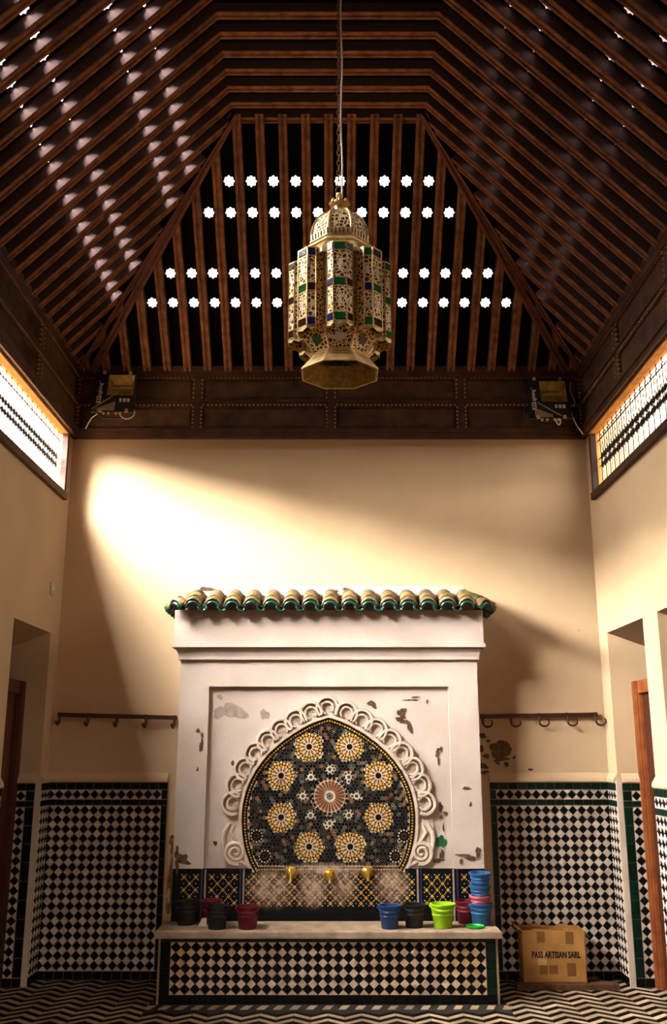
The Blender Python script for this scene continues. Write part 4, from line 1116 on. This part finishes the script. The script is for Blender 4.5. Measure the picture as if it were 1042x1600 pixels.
b = MB(); octring(b, [(.150 * CO, 4.285), (.158 * CO, 4.280), (.160 * CO, 4.240), (.152 * CO, 4.236), (.17 * CO, 4.222), (.176 * CO, 4.205), (.165 * CO, 4.195)])
obj('dome_collar', b, 'brass', lan, ML_)
b = MB()
for k in range(48):
    g = 2 * PI * k / 48; r_ = .160 * math.cos(PI / 8) * CO / max(math.cos(((g - (-PI / 2)) + PI / 8) % (PI / 4) - PI / 8), .5)
    b.tube([(r_ * math.cos(g), r_ * math.sin(g), 4.246), ((r_ + .001) * math.cos(g), (r_ + .001) * math.sin(g), 4.274)], .0042, 4)
obj('collar_piercing', b, 'brass_dark', lan, ML_, kind='stuff')
b = MB(); octring(b, [(.168 * CO, 4.20), (.225 * CO, 4.125), (.225 * CO, 4.10)]); obj('shoulder', b, 'brass', lan, ML_)
b = MB(); octring(b, [(.185 * CO, 4.14), (.185 * CO, 3.665)]); obj('inner_wall', b, 'brass_pierced', lan, ML_)
ZL0, ZL1 = 3.682, 4.130
def lobe():
    """column bowed outwards with five flat faces; local y- is outwards"""
    pts = [(-.072, .03), (-.066, -.018), (-.034, -.050), (.034, -.050), (.066, -.018), (.072, .03)]
    return pts
LP = lobe()
cols = (('glass_blue', 'glass_green', 'glass_brown'), ('glass_green', 'glass_blue', 'glass_white'), ('glass_green', 'glass_brown', 'glass_blue'))
for k in range(8):
    th = k * PI / 4
    MK = ML_ @ RZ(th) @ T(0, -.222, 0)
    b = MB()
    for i in range(5):
        p, q = LP[i], LP[i + 1]
        b.poly([(*p, ZL0), (*q, ZL0), (*q, ZL1), (*p, ZL1)])
    b.poly([(x, y_, ZL1) for x, y_ in LP])
    lob = obj('lobe', b, 'brass_pierced', lan, MK)
    b = MB(); b.poly([(x * .93, y_ * .93, ZL0 + .03) for x, y_ in LP]); obj('lobe_floor', b, 'brass_dark', lob, MK)
    b = MB()
    for (x, y_) in LP: b.tube([(x, y_, ZL0), (x, y_, ZL1)], .0042, 4)
    for zz in (ZL1, ZL1 - .048, ZL1 - .20, ZL1 - .248, ZL0 + .056, ZL0 + .008):
        b.tube([(x, y_, zz) for x, y_ in LP], .0034, 4, cap=False)
    obj('lobe_frame', b, 'brass', lob, MK)
    b = MB()   # scalloped lower lip
    for i in range(5):
        p, q = Vector(LP[i]), Vector(LP[i + 1]); m_ = (p + q) / 2
        b.poly([(p.x, p.y, ZL0), (q.x, q.y, ZL0), (q.x, q.y, ZL0 - .006), (m_.x, m_.y, ZL0 - .018), (p.x, p.y, ZL0 - .006)])
    obj('lobe_lip', b, 'brass', lob, MK)
    b = MB(); b.lathe([(.007, 0), (.009, .006), (.004, .016), (.0001, .036)], 6); obj('finial', b, 'brass', lob, MK @ T(0, -.03, ZL1), True)
    for i in range(1, 4):
        p, q = Vector(LP[i]), Vector(LP[i + 1]); n_ = Vector((q - p).yx) * 1; n_ = Vector(((q - p).y, -(q - p).x)).normalized()
        a, c = p + (q - p) * .12 + n_ * .002, p + (q - p) * .88 + n_ * .002
        for rix, (z0, z1) in enumerate(((ZL1 - .044, ZL1 - .004), (ZL1 - .244, ZL1 - .204), (ZL0 + .012, ZL0 + .052))):
            set_ = cols[(k * 2 + (1 if rix == 1 else 0) * (k % 2)) % 3] if k else cols[0]
            b = MB(); a2, c2 = a + n_ * .003, c + n_ * .003
            b.faces([(a.x, a.y, z0), (c.x, c.y, z0), (c.x, c.y, z1), (a.x, a.y, z1), (a2.x, a2.y, z0 + .003), (c2.x, c2.y, z0 + .003), (c2.x, c2.y, z1 - .003), (a2.x, a2.y, z1 - .003)],
                    [(4, 5, 6, 7), (0, 1, 5, 4), (1, 2, 6, 5), (2, 3, 7, 6), (3, 0, 4, 7)])
            obj('glass_square', b, set_[i - 1], lob, MK)
        for (z0, z1) in ((ZL1 - .19, ZL1 - .06), (ZL0 + .07, ZL1 - .265)):   # oval cut-out backed with clear glass in each face
            m_ = (p + q) / 2 + n_ * .002; d_ = (q - p).normalized(); hw_ = (q - p).length * .16; zc = (z0 + z1) / 2
            b = MB(); b.poly([(m_.x + d_.x * hw_ * math.cos(g), m_.y + d_.y * hw_ * math.cos(g), zc + (z1 - z0) * .24 * math.sin(g)) for g in [2 * PI * t / 10 for t in range(10)]])
            obj('clear_pane', b, 'glass_white', lob, MK)
# lower skirt, waist and flared mouth
b = MB(); octring(b, [(.205 * CO, 3.70), (.130 * CO, 3.606)]); sk = obj('skirt', b, 'brass_pierced', lan, ML_)
meds = ('glass_white', 'glass_brown', 'glass_white', 'glass_blue', 'glass_green', 'glass_white', 'glass_brown', 'glass_green')
for k in range(8):
    MK = ML_ @ RZ(k * PI / 4); b = MB()
    tl = math.atan2(.075, .094)
    cz, cy = 3.652, -.1675
    P = [(.028 * math.cos(g), -(.028 * math.sin(g)) * math.sin(tl) * 1, .028 * math.sin(g) * math.cos(tl)) for g in [2 * PI * t / 14 for t in range(14)]]
    b.poly([(x, cy + y_ - .004, cz + z_) for x, y_, z_ in P]); b.poly([(x * .9, cy + y_ * .9 + .008, cz + z_ * .9) for x, y_, z_ in P])
    obj('medallion', b, meds[k], sk, MK)
    g = PH - PI / 2
    b = MB(); b.tube([(.205 * CO * math.cos(g), .205 * CO * math.sin(g), 3.70), (.130 * CO * math.cos(g), .130 * CO * math.sin(g), 3.606)], .006, 5); obj('skirt_rib', b, 'brass', sk, MK)
b = MB(); octring(b, [(.132 * CO, 3.612), (.134 * CO, 3.600), (.197 * CO, 3.514), (.200 * CO, 3.507), (.194 * CO, 3.507), (.130 * CO, 3.596)])
mouth = obj('mouth_ring', b, 'brass', lan, ML_)
b = MB()
for k in range(8):
    M2 = RZ(k * PI / 4)
    for i in range(9):
        for j in range(2):
            t_ = .3 + .2 * j; r_ = .134 + (.197 - .134) * t_ + .0015; z = 3.600 + (3.514 - 3.600) * t_; u = (i - 4) * .0085
            q = [M2 @ Vector((u - .003, -r_, z - .004)), M2 @ Vector((u + .003, -r_, z - .004)), M2 @ Vector((u + .003, -r_ + .004, z + .006)), M2 @ Vector((u - .003, -r_ + .004, z + .006))]
            b.poly(q)
obj('mouth_piercing', b, 'brass_dark', mouth, ML_, kind='stuff')
b = MB(); octring(b, [(.190 * CO, 3.5075), (.186 * CO, 3.5075), (.128 * CO, 3.594), (.131 * CO, 3.597)], closed=True); obj('mouth_lining', b, 'brass_inner', mouth, ML_)
b = MB(); b.tube([(.02 * math.cos(2 * PI * i / 12), 0, 4.60 + .028 * math.sin(2 * PI * i / 12)) for i in range(12)], .0045, 6, closed=True); obj('hanging_ring', b, 'chain_metal', lan, ML_)
ch = empty_chain = link('chain', MB().box(-.012, .012, -.012, .012, ZT - RD - .03, ZT - RD).mesh('chain', 'chain_metal'), lan, ML_)
lk = MB(); lk.tube([(.010 * math.cos(2 * PI * i / 10), 0, .020 * math.sin(2 * PI * i / 10)) for i in range(10)], .0034, 5, closed=True); lk = lk.mesh('chain_link', 'chain_metal')
z = 4.645; k = 0
while z < ZT - RD - .02:
    link('chain_link', lk, ch, ML_ @ T(-.004, 0, z) @ RZ(PI / 2 * (k % 2) + .4)); z += .0325; k += 1
b = MB(); b.tube([(.012 + .004 * math.sin(t * .9), -.010, 4.56 + t * .0965) for t in range(16)], .0062, 6); obj('power_cable', b, 'cable', lan, ML_, True)
